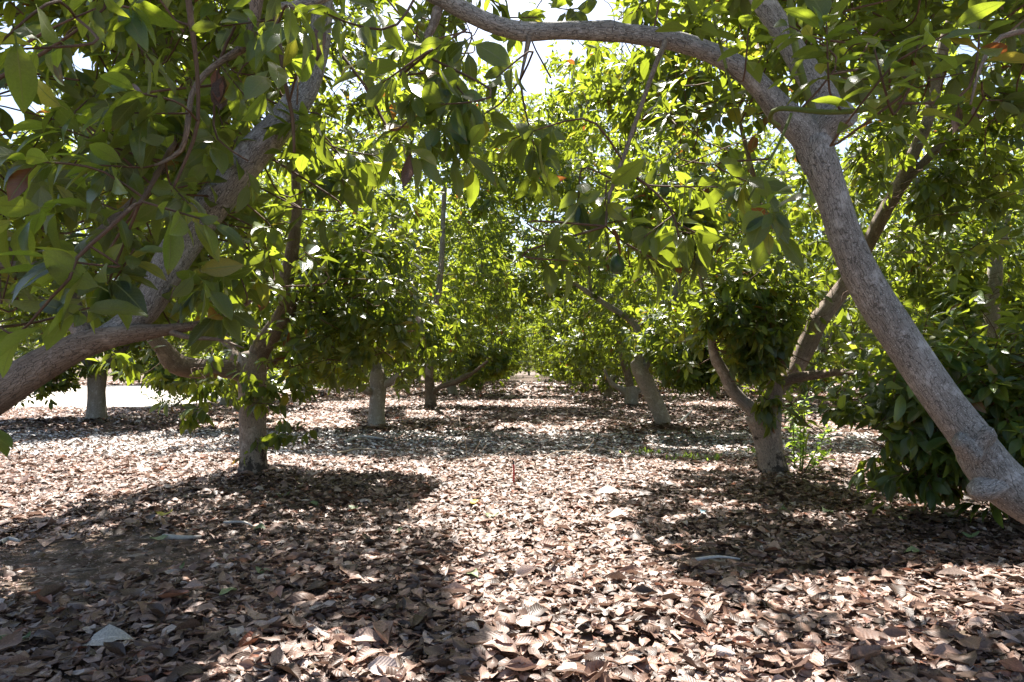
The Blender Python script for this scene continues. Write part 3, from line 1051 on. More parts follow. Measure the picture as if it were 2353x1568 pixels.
for px, py, d in [(990, 120, 3.0), (880, 190, 2.7), (945, 225, 2.7), (1010, 240, 2.7), (1075, 230, 2.8), (1140, 180, 3.0), (1035, 320, 2.7), (955, 360, 2.6), (1085, 340, 2.7), (1175, 320, 2.9), (1140, 400, 3.0), (900, 110, 2.9), (1060, 140, 3.1),
                  (820, 120, 2.7), (850, 40, 2.6), (745, 30, 2.3), (700, 60, 2.2), (960, 60, 3.2), (1100, 270, 3.0), (1010, 170, 2.9), (925, 290, 2.8), (1240, 40, 3.6), (1150, 10, 3.5), (1330, 20, 3.6), (1460, 30, 3.6), (1230, 350, 3.1)]:
    B.whorl(px, py, d, up=(rng.normal(0, .8), -.2, -.3), size=.165, droop=.6, nl=(7, 11))
P, A = shell((2.3, 3.7, 5.0), (2.5, 2.3, 1.7), 200, .3, 3.6, .4)
B.leaves(P, A, size=.17)
P, A = shell((2.5, 5.5, 5.9), (2.7, 1.9, 1.2), 250, .2, 4.7, .2)  # leaf layer added above the view, keeps sun off the leaves below
B.leaves(P, A, size=.17, twigs=False)
P, A = box_px(60, 1650, 2450, -120, 260, 3.9, 5.2)
B.leaves(P, A, size=.17)

P, A = box_px(60, 930, 1190, -80, 170, 4.0, 6.5)
B.leaves(P, A, size=.165)
P, A = box_px(30, 1240, 1360, -80, 170, 4.0, 6.5)
B.leaves(P, A, size=.165)

# -- leaning tree at the left edge
Atr = Tree(at(-480, 1430, 3.2), 'avocado tree leaning in from the left edge with two thick bare limbs among drooping leaves', ROW, res='hi', parts=300)
Atr.limb([(-560, 1500, 3.2, 190), (-430, 1290, 3.2, 165), (-260, 1085, 3.2, 138), (-120, 975, 3.2, 112), (0, 900, 3.2, 88), (100, 838, 3.22, 76), (200, 790, 3.25, 62), (300, 768, 3.3, 44), (400, 756, 3.35, 27), (470, 742, 3.4, 17), (540, 716, 3.5, 11), (620, 660, 3.6, 6)],
         'trunk', M_BROWN, 24, .06, .05)
Atr.limb([(380, 758, 3.35, 18), (430, 775, 3.3, 12), (500, 780, 3.2, 8), (560, 800, 3.1, 4)], 'branch', M_BROWN, 8, .06, .04)
Atr.limb([(240, 778, 3.35, 56), (330, 715, 3.4, 66), (400, 592, 3.45, 76), (450, 520, 3.5, 79), (520, 430, 3.5, 78), (590, 345, 3.5, 75), (650, 280, 3.5, 70), (700, 208, 3.55, 62), (726, 130, 3.6, 54), (738, 50, 3.65, 50), (745, -60, 3.7, 44), (760, -300, 3.8, 26)],
         'branch', M_BARK, 22, .06, .04, label='thick bare limb slanting up to the right')
Atr.limb([(200, 780, 3.3, 52), (158, 690, 3.5, 44), (145, 620, 3.6, 40), (200, 570, 3.7, 36), (262, 515, 3.8, 34), (312, 468, 3.9, 30), (380, 380, 4.0, 22), (420, 280, 4.1, 16)], 'branch', M_BROWN, 14, .08, .05)
Atr.limb([(150, 625, 3.6, 30), (60, 608, 3.5, 24), (0, 612, 3.4, 20), (-120, 590, 3.3, 14)], 'branch', M_BROWN, 10, .08, .05)
Atr.limb([(600, -40, 2.9, 34), (590, 0, 2.9, 30), (580, 60, 2.9, 28), (562, 108, 2.9, 24), (510, 140, 2.85, 16), (470, 172, 2.8, 14), (440, 220, 2.75, 13), (430, 300, 2.7, 13), (415, 345, 2.7, 11), (380, 370, 2.65, 8), (355, 380, 2.6, 5)], 'branch', M_BROWN, 9, .06, .04)
Atr.limb([(430, -30, 2.7, 16), (440, 60, 2.7, 14), (452, 150, 2.7, 10), (455, 280, 2.7, 9), (430, 360, 2.65, 8), (395, 440, 2.6, 6)], 'branch', M_TWIG, 7, .08, .04)
Atr.limb([(625, -20, 2.9, 12), (632, 30, 2.9, 12), (655, 190, 2.85, 10), (672, 270, 2.85, 9), (676, 350, 2.8, 6)], 'branch', M_TWIG, 7, .08, .04)
Atr.limb([(540, 60, 2.9, 8), (505, 140, 2.9, 7), (492, 250, 2.9, 6), (500, 320, 2.85, 5), (570, 370, 2.8, 4)], 'branch', M_TWIG, 6, .08, .04)
Atr.limb([(780, 120, 2.9, 8), (840, 200, 2.8, 7), (885, 285, 2.75, 7), (910, 300, 2.7, 6), (935, 280, 2.7, 4)], 'branch', M_TWIG, 6, .06, .03)
Atr.limb([(400, 330, 2.9, 14), (330, 455, 2.5, 11), (306, 474, 2.3, 10), (240, 535, 2.2, 9), (177, 593, 2.15, 9), (160, 640, 2.1, 8), (119, 683, 2.1, 7), (43, 766, 2.1, 6), (0, 752, 2.1, 5)], 'branch', M_TWIG, 8, .05, .04)
Atr.limb([(-60, 210, 2.4, 12), (70, 140, 2.4, 9), (170, 75, 2.4, 7), (240, 20, 2.4, 5)], 'branch', M_TWIG, 7, .08, .03)
Atr.limb([(-40, 165, 2.2, 9), (60, 100, 2.2, 8), (130, 60, 2.2, 6), (220, 20, 2.2, 4)], 'branch', M_TWIG, 7, .08, .03)
for px, py, d, ux, uz in [(250, 395, 2.5, -.9, -.2), (430, 510, 2.6, .9, -.3), (470, 530, 2.3, .9, -.1), (175, 590, 2.15, -.7, .1), (215, 690, 2.3, .4, .1), (360, 620, 2.6, .6, .2), (60, 760, 2.1, -.4, .3), (150, 720, 2.2, -.3, -.4),
                          (300, 240, 2.6, -.7, -.1), (240, 210, 2.5, -.8, 0), (330, 280, 2.7, -.6, -.4), (280, 90, 2.6, 0, -.8), (180, 40, 2.3, -.2, -.8), (40, 60, 1.9, -.3, -.7), (20, 160, 2.0, -.6, -.3), (120, 300, 2.6, -.7, 0), (60, 380, 2.3, -.7, -.2),
                          (390, 160, 2.8, .2, -.8), (480, 240, 2.9, .3, -.6), (560, 230, 2.9, .2, -.7), (640, 220, 2.6, .1, -1), (690, 250, 2.6, .2, -1), (540, 420, 2.9, 0, -.7), (470, 330, 2.9, -.2, -.7), (400, 440, 2.8, -.3, -.4), (60, 500, 2.5, -.7, 0),
                          (440, 745, 3.0, .6, -.4), (500, 745, 3.1, .7, -.2), (470, 660, 2.9, .8, -.3), (540, 700, 3.1, .7, -.4), (250, 620, 2.5, .3, -.5), (300, 560, 2.5, .2, .5), (110, 640, 2.4, -.5, -.2), (190, 480, 2.6, -.7, -.1),
                          (620, 90, 2.8, .2, -.5), (510, 60, 2.8, 0, -.5), (330, 30, 2.6, 0, -.6), (700, 130, 2.7, .3, -.7), (230, 330, 2.7, -.5, -.3), (90, 220, 2.5, -.6, -.2)]:
    Atr.whorl(px, py, d, up=(ux, -.35, uz), size=.185, droop=.5, nl=(6, 10), spread=.03, filt=(px, py) not in ((430, 510), (470, 530)))
for px, py, d, ux, uz in [(-25, 990, 2.0, .9, -.1), (-30, 1000, 2.05, .8, -.35)]:
    Atr.whorl(px, py, d, up=(ux, -.1, uz), size=.15, droop=.25, nl=(3, 4), open_=.6)
P, A = box_px(190, -250, 720, -150, 680, 3.2, 5.4)
Atr.leaves(P, A, size=.18, droop=.6)
P, A = shell((-2.6, 3.9, 4.8), (2.5, 2.3, 1.9), 230, .3, 3.5, .4)
Atr.leaves(P, A, size=.17)
P, A = shell((-2.3, 5.7, 5.9), (2.8, 2.0, 1.2), 290, .2, 4.7, .2)  # unseen leaf layer added on the sun's side to darken the leaves in view
Atr.leaves(P, A, size=.17, twigs=False)
for px, py in [(760, 365), (825, 360), (790, 430), (725, 430), (860, 385), (745, 400), (810, 400), (880, 360), (700, 350)]:
    Atr.whorl(px, py, 3.85 + rng.normal(0, .12), up=(.5, -.2, -.35), size=.185, droop=.7, nl=(7, 10))

# -- first tree of the left row
b = gnd(582, 1099)
Ctr = Tree(b, 'first upright avocado tree of the left row, leafy sprigs hanging round its brown trunk', ROW, res='mid', parts=300)
d0 = b[1]
Ctr.limb([(582, 1115, d0, 108), (582, 1094, d0, 84), (582, 1072, d0, 68), (582, 1040, d0, 62), (581, 960, d0, 60), (579, 900, d0, 60), (578, 850, d0, 66), (582, 815, d0, 60)], 'trunk', M_CHAR, 20, .06, .06)
Ctr.limb([(578, 870, d0, 50), (600, 802, d0, 56), (636, 750, d0, 57), (662, 700, d0, 52), (655, 652, d0, 46), (668, 600, d0, 36), (678, 530, d0, 32), (681, 460, d0, 28), (679, 400, d0, 25), (675, 330, d0 + .1, 21), (690, 240, d0 + .2, 16), (720, 120, d0 + .3, 10)],
         'branch', M_BROWN, 14, .07, .06, k=.84, knots= [(at(652, 655, d0 - .1), .10, .04)])
Ctr.limb([(572, 868, d0, 42), (540, 852, d0 - .1, 42), (500, 848, d0 - .2, 42), (440, 846, d0 - .3, 50), (400, 832, d0 - .4, 52), (375, 800, d0 - .5, 38), (330, 755, d0 - .6, 26), (280, 680, d0 - .6, 16)], 'branch', M_BROWN, 14, .07, .06)
Ctr.limb([(574, 860, d0 + .1, 30), (520, 790, d0 + .4, 26), (508, 740, d0 + .6, 24), (535, 665, d0 + .8, 22), (548, 590, d0 + 1, 18), (560, 470, d0 + 1, 13), (590, 330, d0 + 1, 8)], 'branch', M_BROWN, 10, .1, .05)
Ctr.limb([(590, 850, d0 + .1, 26), (680, 800, d0 + .8, 20), (770, 740, d0 + 1.2, 16), (850, 640, d0 + 1.4, 10), (900, 520, d0 + 1.5, 6)], 'branch', M_BROWN, 10, .1, .05)
P, A = shell(b + [.0, .3, 4.3], (2.6, 2.7, 3.4), 520, .5, .9, .5)
Ctr.leaves(P, A)
P, A = shell((-3.2, 7.1, 4.7), (1.8, 1.0, .9), 90, .3, 1.0, .3)
Ctr.leaves(P, A)
P, A = shell(at(830, 700, d0 + .3), (1.05, 1.1, 1.3), 165, .3, .5, .3)
Ctr.leaves(P, A)
for px, py, d in [(560, 830, 7.2), (600, 880, 7.2), (520, 900, 7.1), (640, 900, 7.2), (690, 860, 7.3), (560, 930, 7.3), (480, 930, 7.1), (440, 950, 7.0), (620, 990, 7.5), (660, 985, 7.5), (690, 970, 7.5), (540, 1045, 7.5), (600, 1010, 7.55), (480, 870, 7.0),
                  (430, 900, 6.9), (720, 900, 7.4), (300, 830, 6.9), (340, 860, 7.0), (390, 890, 7.0), (270, 840, 7.0)]:
    Ctr.whorl(px, py, d, up=(rng.normal(0, .6), -.4, -.2), size=.175, droop=.8, nl=(6, 9), spread=.09, n=1 if py > 1000 else (2 if py > 960 else 3))
for px, py, d in [(600, 700, 7.0), (550, 640, 7.0), (480, 700, 6.9), (740, 600, 7.2), (760, 700, 7.2), (720, 760, 7.3), (720, 540, 7.2), (560, 560, 7.0)]:
    Ctr.whorl(px, py, d, up=(rng.normal(0, .6), -.5, .1), size=.16, droop=.7, nl=(7, 10), spread=.16, n=4)

# -- first tree of the right row
b = gnd(1778, 1096)
D = Tree(b, 'forked avocado tree of the right row with a blackened trunk base and dense dark leaves', ROW, res='mid', parts=300)
d0 = b[1]
D.limb([(1788, 1115, d0, 106), (1780, 1092, d0, 82), (1775, 1072, d0, 66), (1768, 1035, d0, 58), (1761, 990, d0, 62), (1754, 955, d0, 76)], 'trunk', M_CHAR, 20, .06, .06, [(at(1785, 1050, d0 - .1), .07, .02)])
D.limb([(1752, 985, d0, 46), (1733, 948, d0, 44), (1698, 914, d0, 40), (1678, 890, d0, 38), (1665, 860, d0, 36), (1648, 832, d0, 34), (1638, 800, d0, 26), (1630, 740, d0, 18), (1610, 640, d0 - .2, 12), (1590, 520, d0 - .4, 8)], 'branch', M_BARKP, 14, .07, .06, k=.72)
D.limb([(1762, 990, d0, 48), (1770, 945, d0, 46), (1778, 905, d0, 38), (1776, 860, d0, 30), (1768, 800, d0, 26), (1762, 720, d0, 22), (1755, 600, d0 + .1, 18), (1740, 450, d0 + .2, 13), (1700, 280, d0 + .3, 9)], 'branch', M_BROWN, 14, .07, .06)
D.limb([(1772, 930, d0 + .1, 34), (1800, 880, d0 + .2, 38), (1828, 848, d0 + .2, 44), (1856, 790, d0 + .2, 48), (1882, 735, d0 + .2, 48), (1925, 678, d0 + .2, 46), (1965, 620, d0 + .2, 38), (1998, 555, d0 + .2, 36), (2030, 490, d0 + .2, 36), (2066, 430, d0 + .2, 35),
        (2100, 350, d0 + .2, 32), (2131, 280, d0 + .2, 30), (2155, 180, d0 + .2, 30), (2170, 100, d0 + .2, 28), (2195, 20, d0 + .2, 25), (2240, -120, d0 + .2, 18)], 'branch', M_BROWN, 14, .08, .05, k=.86, label='long slanting limb behind the leaning trunk')
D.limb([(2060, 440, d0 + .2, 24), (2110, 388, d0 + .2, 21), (2180, 312, d0 + .1, 19), (2240, 270, d0, 17), (2310, 240, d0, 13), (2420, 170, d0, 8)], 'branch', M_BROWN, 10, .1, .05)
D.limb([(1785, 880, d0, 28), (1830, 868, d0 - .1, 24), (1880, 862, d0 - .3, 20), (1925, 856, d0 - .5, 18), (2000, 862, d0 - 1, 15), (2080, 880, d0 - 1.6, 12), (2180, 890, d0 - 2.2, 9)], 'branch', M_BROWN, 10, .08, .05)
P, A = shell(b + [.1, .3, 4.4], (2.7, 2.7, 3.4), 480, .5, 1.0, .5)
D.leaves(P, A)
P, A = shell((1.5, 7.3, 4.9), (1.2, 1.2, 1.1), 130, .3, 1.0, .3)
D.leaves(P, A)
P, A = shell((3.0, 6.7, 4.9), (1.4, 1.0, .9), 90, .3, 1.0, .3)
D.leaves(P, A)
P, A = shell(at(1745, 725, d0 - .4), (.74, .55, .88), 115, .3, .6, .3)
D.leaves(P, A, droop=.7)
P, A = shell(at(1770, 900, d0 - .3), (.14, .14, .4), 7, .2, .6, .3)
D.leaves(P, A, droop=1.0, filt=False)
P, A = shell(at(2130, 930, 5.7), (.95, .8, .82), 150, .3, .25, .3)
D.leaves(P, A, droop=.7, carve=False, size=.175)
P, A = shell(at(2330, 930, 5.3), (.6, .7, .9), 70, .3, .2, .3)
D.leaves(P, A, droop=.7, carve=False, size=.175)
for px, py, d in [(2060, 1085, 5.6), (2120, 1100, 5.5), (2150, 1110, 5.4), (2190, 1080, 5.3), (2110, 1060, 5.5), (2180, 1120, 5.2), (2080, 1050, 5.6)]:
    D.whorl(px, py, d, up=(rng.normal(0, .6), -.3, 0), size=.15, droop=.5, nl=(5, 8), spread=.05)
P, A = shell(at(1590, 350, 5.5), (.75, .6, .8), 50, .3, 1.2, .4)
D.leaves(P, A)
P, A = shell(at(2190, 330, 7.2), (1.2, .8, .9), 110, .3, 1.2, .4)
D.leaves(P, A)
P, A = shell(at(1500, 520, 5.8), (.5, .5, .4), 30, .3, 1.2, .4)
D.leaves(P, A)
P, A = box_px(70, 1250, 1800, -120, 120, 4.6, 6.0)
D.leaves(P, A)

# -- second pair of rows
b = gnd(866, 982)
G = Tree(b, 'stout pale trunk under a round bright crown, second in the left row', ROW, res='low', parts=160)
d0 = b[1]
G.limb([(866, 992, d0, 52), (866, 980, d0, 45), (866, 940, d0, 37), (868, 900, d0, 37), (868, 868, d0, 36), (868, 850, d0, 26)], 'trunk', M_BARKP, 16, .08, .06)
G.limb([(870, 890, d0, 20), (890, 880, d0, 18), (915, 864, d0, 15), (950, 830, d0 + .2, 12), (990, 740, d0 + .3, 8), (1010, 620, d0 + .4, 6)], 'branch', M_BARKP, 10, .12, .05)
G.limb([(862, 905, d0, 18), (842, 898, d0 - .2, 19), (838, 896, d0 - .3, 18)], 'branch', M_BARKP, 12, .06, .03, label='short sawn stub with a pale cut face')
G.limb([(868, 870, d0, 28), (860, 800, d0, 22), (850, 700, d0, 17), (830, 560, d0, 12), (820, 400, d0, 8)], 'branch', M_BARK, 10, .15, .05)
P, A = shell(b + [.2, .2, 4.5], (2.7, 2.8, 3.6), 640, .5, 1.2, .5)
G.leaves(P, A)
P, A = shell(at(930, 730, d0 - 1.6), (1.1, .9, 1.1), 130, .3, .9, .3)
G.leaves(P, A)
b = gnd(1527, 982)
E = Tree(b, 'leaning pale trunk bent to the left, second in the right row', ROW, res='low', parts=160)
d0 = b[1]
E.limb([(1531, 992, d0, 44), (1527, 980, d0, 37), (1517, 950, d0, 36), (1502, 915, d0, 36), (1484, 880, d0, 38), (1470, 852, d0, 38), (1462, 830, d0, 30)], 'trunk', M_BARKP, 16, .08, .05)
E.limb([(1468, 850, d0, 26), (1470, 800, d0, 20), (1462, 752, d0, 16), (1445, 733, d0, 15), (1400, 705, d0, 14), (1352, 672, d0, 12), (1312, 648, d0, 9)], 'branch', M_BARKP, 10, .12, .05, label='bare branch bending left from the leaning trunk')
E.limb([(1358, 675, d0, 8), (1354, 630, d0, 7), (1356, 590, d0, 5)], 'branch', M_BROWN, 8, .12, .03)
E.limb([(1475, 850, d0, 26), (1510, 780, d0, 20), (1550, 680, d0, 15), (1590, 520, d0, 10), (1600, 380, d0, 7)], 'branch', M_BARK, 10, .15, .05)
P, A = shell(b + [.0, .2, 4.5], (2.6, 2.8, 3.6), 640, .5, 1.2, .5)
E.leaves(P, A)
P, A = shell(at(1560, 800, d0 - 1.8), (1.1, .8, 1.0), 130, .3, .8, .3)
E.leaves(P, A)

P, A = shell((-1.0, 14.6, 6.7), (1.9, 2.3, 1.6), 130, .2, .5, .3)
G.leaves(P, A)
P, A = shell((1.1, 14.8, 6.9), (1.9, 2.3, 1.6), 130, .2, .5, .3)
E.leaves(P, A)
P, A = shell((-.3, 13.2, 4.9), (1.5, 1.0, .7), 40, .2, .5, .3)
G.leaves(P, A)
P, A = shell((-5.6, 11.5, 4.5), (1.6, 1.6, 2.4), 110, .2, .5, .3)
G.leaves(P, A)
P, A = shell((5.6, 11.8, 4.5), (1.6, 1.6, 2.4), 110, .2, .5, .3)
E.leaves(P, A)

# -- further trees that can be told apart
K = generic_tree(gnd(221, 967), 'stout straight pale trunk near the sunlit dirt road', ROW, 11, 7.5, 2.7, 620, 1.1, 'low', 0, 1.25, tr=.2)
P, A = shell(at(420, 855, 15.5), (1.0, .8, .68), 70, .2, .3, .3)
K.leaves(P, A)
P, A = shell(at(590, 880, 16), (1.1, .8, .5), 50, .2, .25, .3)
K.leaves(P, A)
P, A = shell(at(90, 870, 15.5), (.9, .8, .66), 60, .2, .3, .3)
K.leaves(P, A)
P, A = shell(at(560, 760, 14), (1.3, 1.2, 1.3), 110, .2, .4, .3)
K.leaves(P, A)
b = gnd(990, 936)
H = Tree(b, 'dark short trunk with a branch held out over the aisle, third in the left row', ROW, res='far')
d0 = b[1]
H.limb([(990, 942, d0, 32), (990, 934, d0, 28), (989, 905, d0, 25), (985, 870, d0, 22), (982, 840, d0, 16)], 'trunk', M_BROWN, 12, .1, .06)
H.limb([(990, 905, d0, 15), (1015, 888, d0 - .3, 12), (1045, 880, d0 - .6, 11), (1080, 862, d0 - 1, 9), (1120, 830, d0 - 1.3, 6)], 'branch', M_BROWN, 8, .15, .05)
H.limb([(985, 870, d0, 18), (998, 760, d0 - .5, 19), (1005, 690, d0 - .8, 18), (1015, 600, d0 - 1, 13), (1020, 460, d0 - 1, 11), (1030, 380, d0 - 1, 7)], 'branch', M_BARKP, 10, .2, .08)
P, A = shell(b + [.1, .0, 5.5], (2.8, 3.0, 4.7), 640, .5, .9, .5)
H.leaves(P, A)
P, A = shell(at(1120, 830, d0 - .5), (1.3, 1.2, .9), 110, .3, .4, .3)
H.leaves(P, A)
b = gnd(1450, 934)
Fk = Tree(b, 'short trunk split into a wide low fork, third in the right row', ROW, res='far')
d0 = b[1]
Fk.limb([(1450, 940, d0, 34), (1450, 930, d0, 29), (1450, 905, d0, 31), (1449, 890, d0, 30)], 'trunk', M_BARKP, 12, .1, .06)
Fk.limb([(1446, 908, d0, 17), (1425, 893, d0, 15), (1406, 882, d0, 12), (1390, 850, d0, 8)], 'branch', M_BARKP, 8, .15, .05)
Fk.limb([(1448, 895, d0, 20), (1442, 860, d0, 18), (1428, 810, d0, 14), (1410, 700, d0, 10), (1400, 560, d0, 7)], 'branch', M_BROWN, 8, .2, .05)
Fk.limb([(1455, 905, d0, 16), (1478, 890, d0, 14), (1495, 860, d0, 12), (1520, 780, d0, 8)], 'branch', M_BARKP, 8, .15, .05)
P, A = shell(b + [.0, .0, 5.5], (2.9, 3.0, 4.7), 640, .5, .9, .5)
Fk.leaves(P, A)
P, A = shell(at(1310, 560, 21.5), (1.6, 2.4, 2.3), 110, .3, .4, .3)
Fk.leaves(P, A, carve=False)
P, A = shell(at(1290, 330, 22.5), (1.5, 2.0, 1.6), 120, .3, .4, .3)
Fk.leaves(P, A, carve=False)
P, A = shell(at(1345, 800, 25), (1.25, 1.5, 1.1), 100, .3, .4, .3)
Fk.leaves(P, A, carve=False)
P, A = shell(at(1120, 580, 21), (1.7, 2.4, 2.3), 120, .3, .4, .3)
H.leaves(P, A, carve=False)
P, A = shell(at(1130, 330, 22), (1.5, 2.0, 1.6), 120, .3, .4, .3)
H.leaves(P, A, carve=False)
P, A = shell(at(1225, 440, 24), (1.3, 2.0, 2.9), 100, .2, .4, .2)
Fk.leaves(P, A, carve=False)
P, A = shell((0, 21.5, 7.6), (2.0, 2.4, 1.8), 170, .2, .5, .3)
H.leaves(P, A)
b = gnd(1040, 908)
Itr = Tree(b, 'leaning pale trunk forking low, fourth in the left row', ROW, res='far')
d0 = b[1]
Itr.limb([(1042, 912, d0, 24), (1041, 905, d0, 21), (1036, 880, d0, 20), (1030, 850, d0, 17), (1034, 800, d0, 13), (1040, 700, d0, 9)], 'trunk', M_BARKP, 12, .15, .05)
Itr.limb([(1036, 885, d0, 14), (1060, 868, d0, 11), (1085, 850, d0, 9), (1110, 780, d0, 7)], 'branch', M_BARKP, 8, .2, .05)
P, A = shell(b + [.0, .0, 5.0], (2.9, 3.0, 4.4), 600, .5, .7, .5)
Itr.leaves(P, A)
P, A = shell(at(1140, 800, 28.5), (1.4, 1.5, 1.1), 100, .3, .4, .3)
Itr.leaves(P, A, carve=False)
P, A = shell((0, 29.5, 7.4), (2.0, 2.4, 2.0), 170, .2, .5, .3)
Itr.leaves(P, A)
P, A = shell(at(1215, 640, 31), (1.6, 2.0, 2.0), 120, .2, .5, .3)
Itr.leaves(P, A, carve=False)
b = at(2278, 900, 13)
Ltr = Tree(b, 'slender pale trunk with a forked top standing behind the right leaning trunk', ROW, res='low', parts=60)
Ltr.limb3([(b[0] - .1, 13, -.05), (b[0] - .05, 13, .9), at(2278, 750, 13), at(2282, 680, 13), at(2287, 612, 13)], [.19, .15, .14, .135, .12], 'trunk', M_BARKP, 12, .1, .05)
Ltr.limb([(2286, 625, 13, 20), (2270, 590, 13, 15), (2264, 550, 13, 12), (2262, 440, 13, 9)], 'branch', M_BARKP, 8, .15, .04)
Ltr.limb([(2288, 625, 13, 20), (2300, 580, 13, 14), (2310, 540, 13, 12), (2330, 420, 13, 9)], 'branch', M_BARKP, 8, .15, .04)
P, A = shell(np.array([b[0], 13.4, 4.7]), (2.9, 2.8, 3.7), 640, .5, .5, .5)
Ltr.leaves(P, A)
P, A = shell(at(2130, 640, 11.2), (1.7, 1.1, 1.5), 150, .3, .5, .3)
Ltr.leaves(P, A)
P, A = shell(at(2330, 780, 11), (1.3, 1.1, 1.2), 110, .3, .5, .3)
Ltr.leaves(P, A)

# -- the rest of the orchard: a few grown once, then copied tree by tree
FAR = 'avocado tree deep in the orchard, only its crown and a bit of pale trunk showing'
protos = []
spots = []
rows_y = [7.6, 14.6, 22.2, 29.6, 37, 44.4, 52, 60, 69, 79, 90, 102]
for ri, y in enumerate(rows_y):
    for ci, x in enumerate([-9.4, -3.25, 3.0, 9.2, 15.4, 21.6, 27.8]):
        if ri == 0 and ci < 4: continue
        if ri in (1, 2) and ci in (1, 2): continue
        if ri == 1 and ci in (0, 3): continue
        if ri == 3 and ci == 1: continue
        if abs(x) > .80 * y + 3.5: continue
        if ri > 5 and ci not in (0, 1, 2, 3, 4): continue
        spots.append((x + rng.normal(0, .25), y + rng.normal(0, .3), ri, ci))
for x in (-12, -6, 0, 6, 12):
    spots.append((x, 112 + rng.normal(0, 1), 20, 2))
for i in range(6):                               # beyond the road
    spots.append((-15.5 - 6.3 * i + rng.normal(0, .5), 49.5 + rng.normal(0, .6), 99, i))
spots.append((9.3, 7.4, 0, 3))
for i in range(4):
    s_ = spots[i]
    t = generic_tree((0, 0, 0), FAR, 'avocado trees deep in the orchard', 50 + i, [9.2, 9.8, 8.8, 9.4][i], [3.2, 3.3, 3.1, 3.4][i], [600, 620, 580, 640][i], [.35, .5, .6, .4][i], 'far', 0, [.8, 1.0, 1.2, .9][i],
                     lean=[(.1, .1), (-.2, 0), (.25, -.1), (0, .2)][i], carve=False)
    protos.append(t)

# ------------------------------------------------------------------ sapling and small growth
def sapling(base, stems, label, name='sapling', leaf=.075):
    base = np.array([base[0], base[1], 0.0])
    root = bpy.data.objects.new(name, None)
    C.objects.link(root)
    root.location = base
    tag(root, label, 'sapling')
    fol = []
    for st in stems:
        tb = Tubes()
        q, r = tb.add([np.array(p) for p in st], np.linspace(.011, .004, len(st)), 6, .08, .02)
        tb.build('stem', M_SHOOT, root, base)
        for i in range(2, len(q)):
            if i < len(q) * .15: continue
            lv, _ = sprigs(q[i:i + 1], np.array([rng.normal(0, .25, 3) + [0, 0, 1]]), size=leaf, nl=(5, 8), droop=.25, shoot=.06)
            fol.append(lv)
    lv = Leaves.cat(fol)
    idx = rng.permutation(len(lv))
    for i in idx[:90]:
        o = link('leaf', YOUNG_ME[rng.integers(len(YOUNG_ME))], root)
        o.matrix_basis = lv.matrix(i, base)
    if len(idx) > 90:
        tag(link('foliage', lv.take(idx[90:]).mesh('foliage', MID, M_YOUNG, base), root), kind='stuff')
    return root
dS = gnd(1838, 1092)[1]
st = [[gnd(1828, 1094), at(1824, 1040, dS), at(1822, 960, dS), at(1820, 905, dS)], [gnd(1842, 1092), at(1846, 1030, dS), at(1848, 960, dS), at(1850, 915, dS)],
      [gnd(1838, 1090), at(1840, 1030, dS + .1), at(1838, 970, dS + .15), at(1835, 935, dS + .15)], [gnd(1846, 1090), at(1868, 1050, dS), at(1890, 1010, dS), at(1902, 985, dS)],
      [gnd(1848, 1092), at(1880, 1060, dS + .1), at(1902, 1042, dS + .1)]]
sapling(gnd(1838, 1092), st, 'bright green young shoots rising beside the blackened trunk base', leaf=.115)
b = gnd(385, 940)
st = [[b, b + [-.25, 0, .4], b + [-.4, 0, .8]], [b + [.1, 0, 0], b + [.3, .1, .4], b + [.6, .1, .75]], [b, b + [.05, .1, .5], b + [.1, .1, .9]], [b + [.15, 0, 0], b + [.5, 0, .3], b + [.9, 0, .5]], [b, b + [-.4, .1, .25], b + [-.8, 0, .45]]]
bu = sapling(b, st, 'low dark leafy shrub at the edge of the pale dirt road', 'shrub', .14)
bu['category'] = 'shrub'

# ------------------------------------------------------------------ leaf meshes: the leaves that show largest are parts, the rest one part
for t in TREES:
    t.all = Leaves.cat(t.lv) if t.lv else None
cell = 9.0
zb = np.full((176, 264), 1e9)
real = [t for t in TREES if t not in protos]
def cells(p):
    uv, z = project(p)
    ok = (z > .2) & (uv[:, 0] > 0) & (uv[:, 0] < 2353) & (uv[:, 1] > 0) & (uv[:, 1] < 1568)
    return np.clip((uv[:, 1] / cell).astype(int), 0, 175), np.clip((uv[:, 0] / cell).astype(int), 0, 263), z, ok
for t in real:
    if t.all is None: continue
    for f in (.25, .5, .75):
        i, j, z, ok = cells(t.all.p + t.all.t * t.all.L[:, None] * f)
        np.minimum.at(zb, (i[ok], j[ok]), z[ok])
TEMPS = {'far': FAR2, 'hi': HI4, 'mid': MID, 'low': LOW}
for t in TREES:
    if t.all is None: continue
    rest = np.ones(len(t.all), bool)
    if t.nparts:
        mid = t.all.p + t.all.t * t.all.L[:, None] * .5
        i, j, z, ok = cells(mid)
        view = unit(mid - EYE)
        facing = np.abs(np.sum(view * t.all.n, 1)) * .8 + .2
        score = np.where(ok, t.all.L ** 2 * facing / np.maximum(z, .2) ** 2, 0)
        score = np.where(z <= zb[i, j] + .02, score, score * .02)
        top = np.argsort(-score)[:t.nparts]
        top = top[score[top] > 0]
        rest[top] = False
        for q in top:
            o = link('leaf', HI_ME[rng.integers(len(HI_ME))], t.root)
            o.matrix_basis = t.all.matrix(q, t.base)
    tag(link('foliage', t.all.take(rest).mesh('foliage', TEMPS[t.res], M_LEAF, t.base), t.root), kind='stuff')
    t.finish_twigs({'hi': .6, 'mid': .35, 'low': .2, 'far': .15}[t.res])

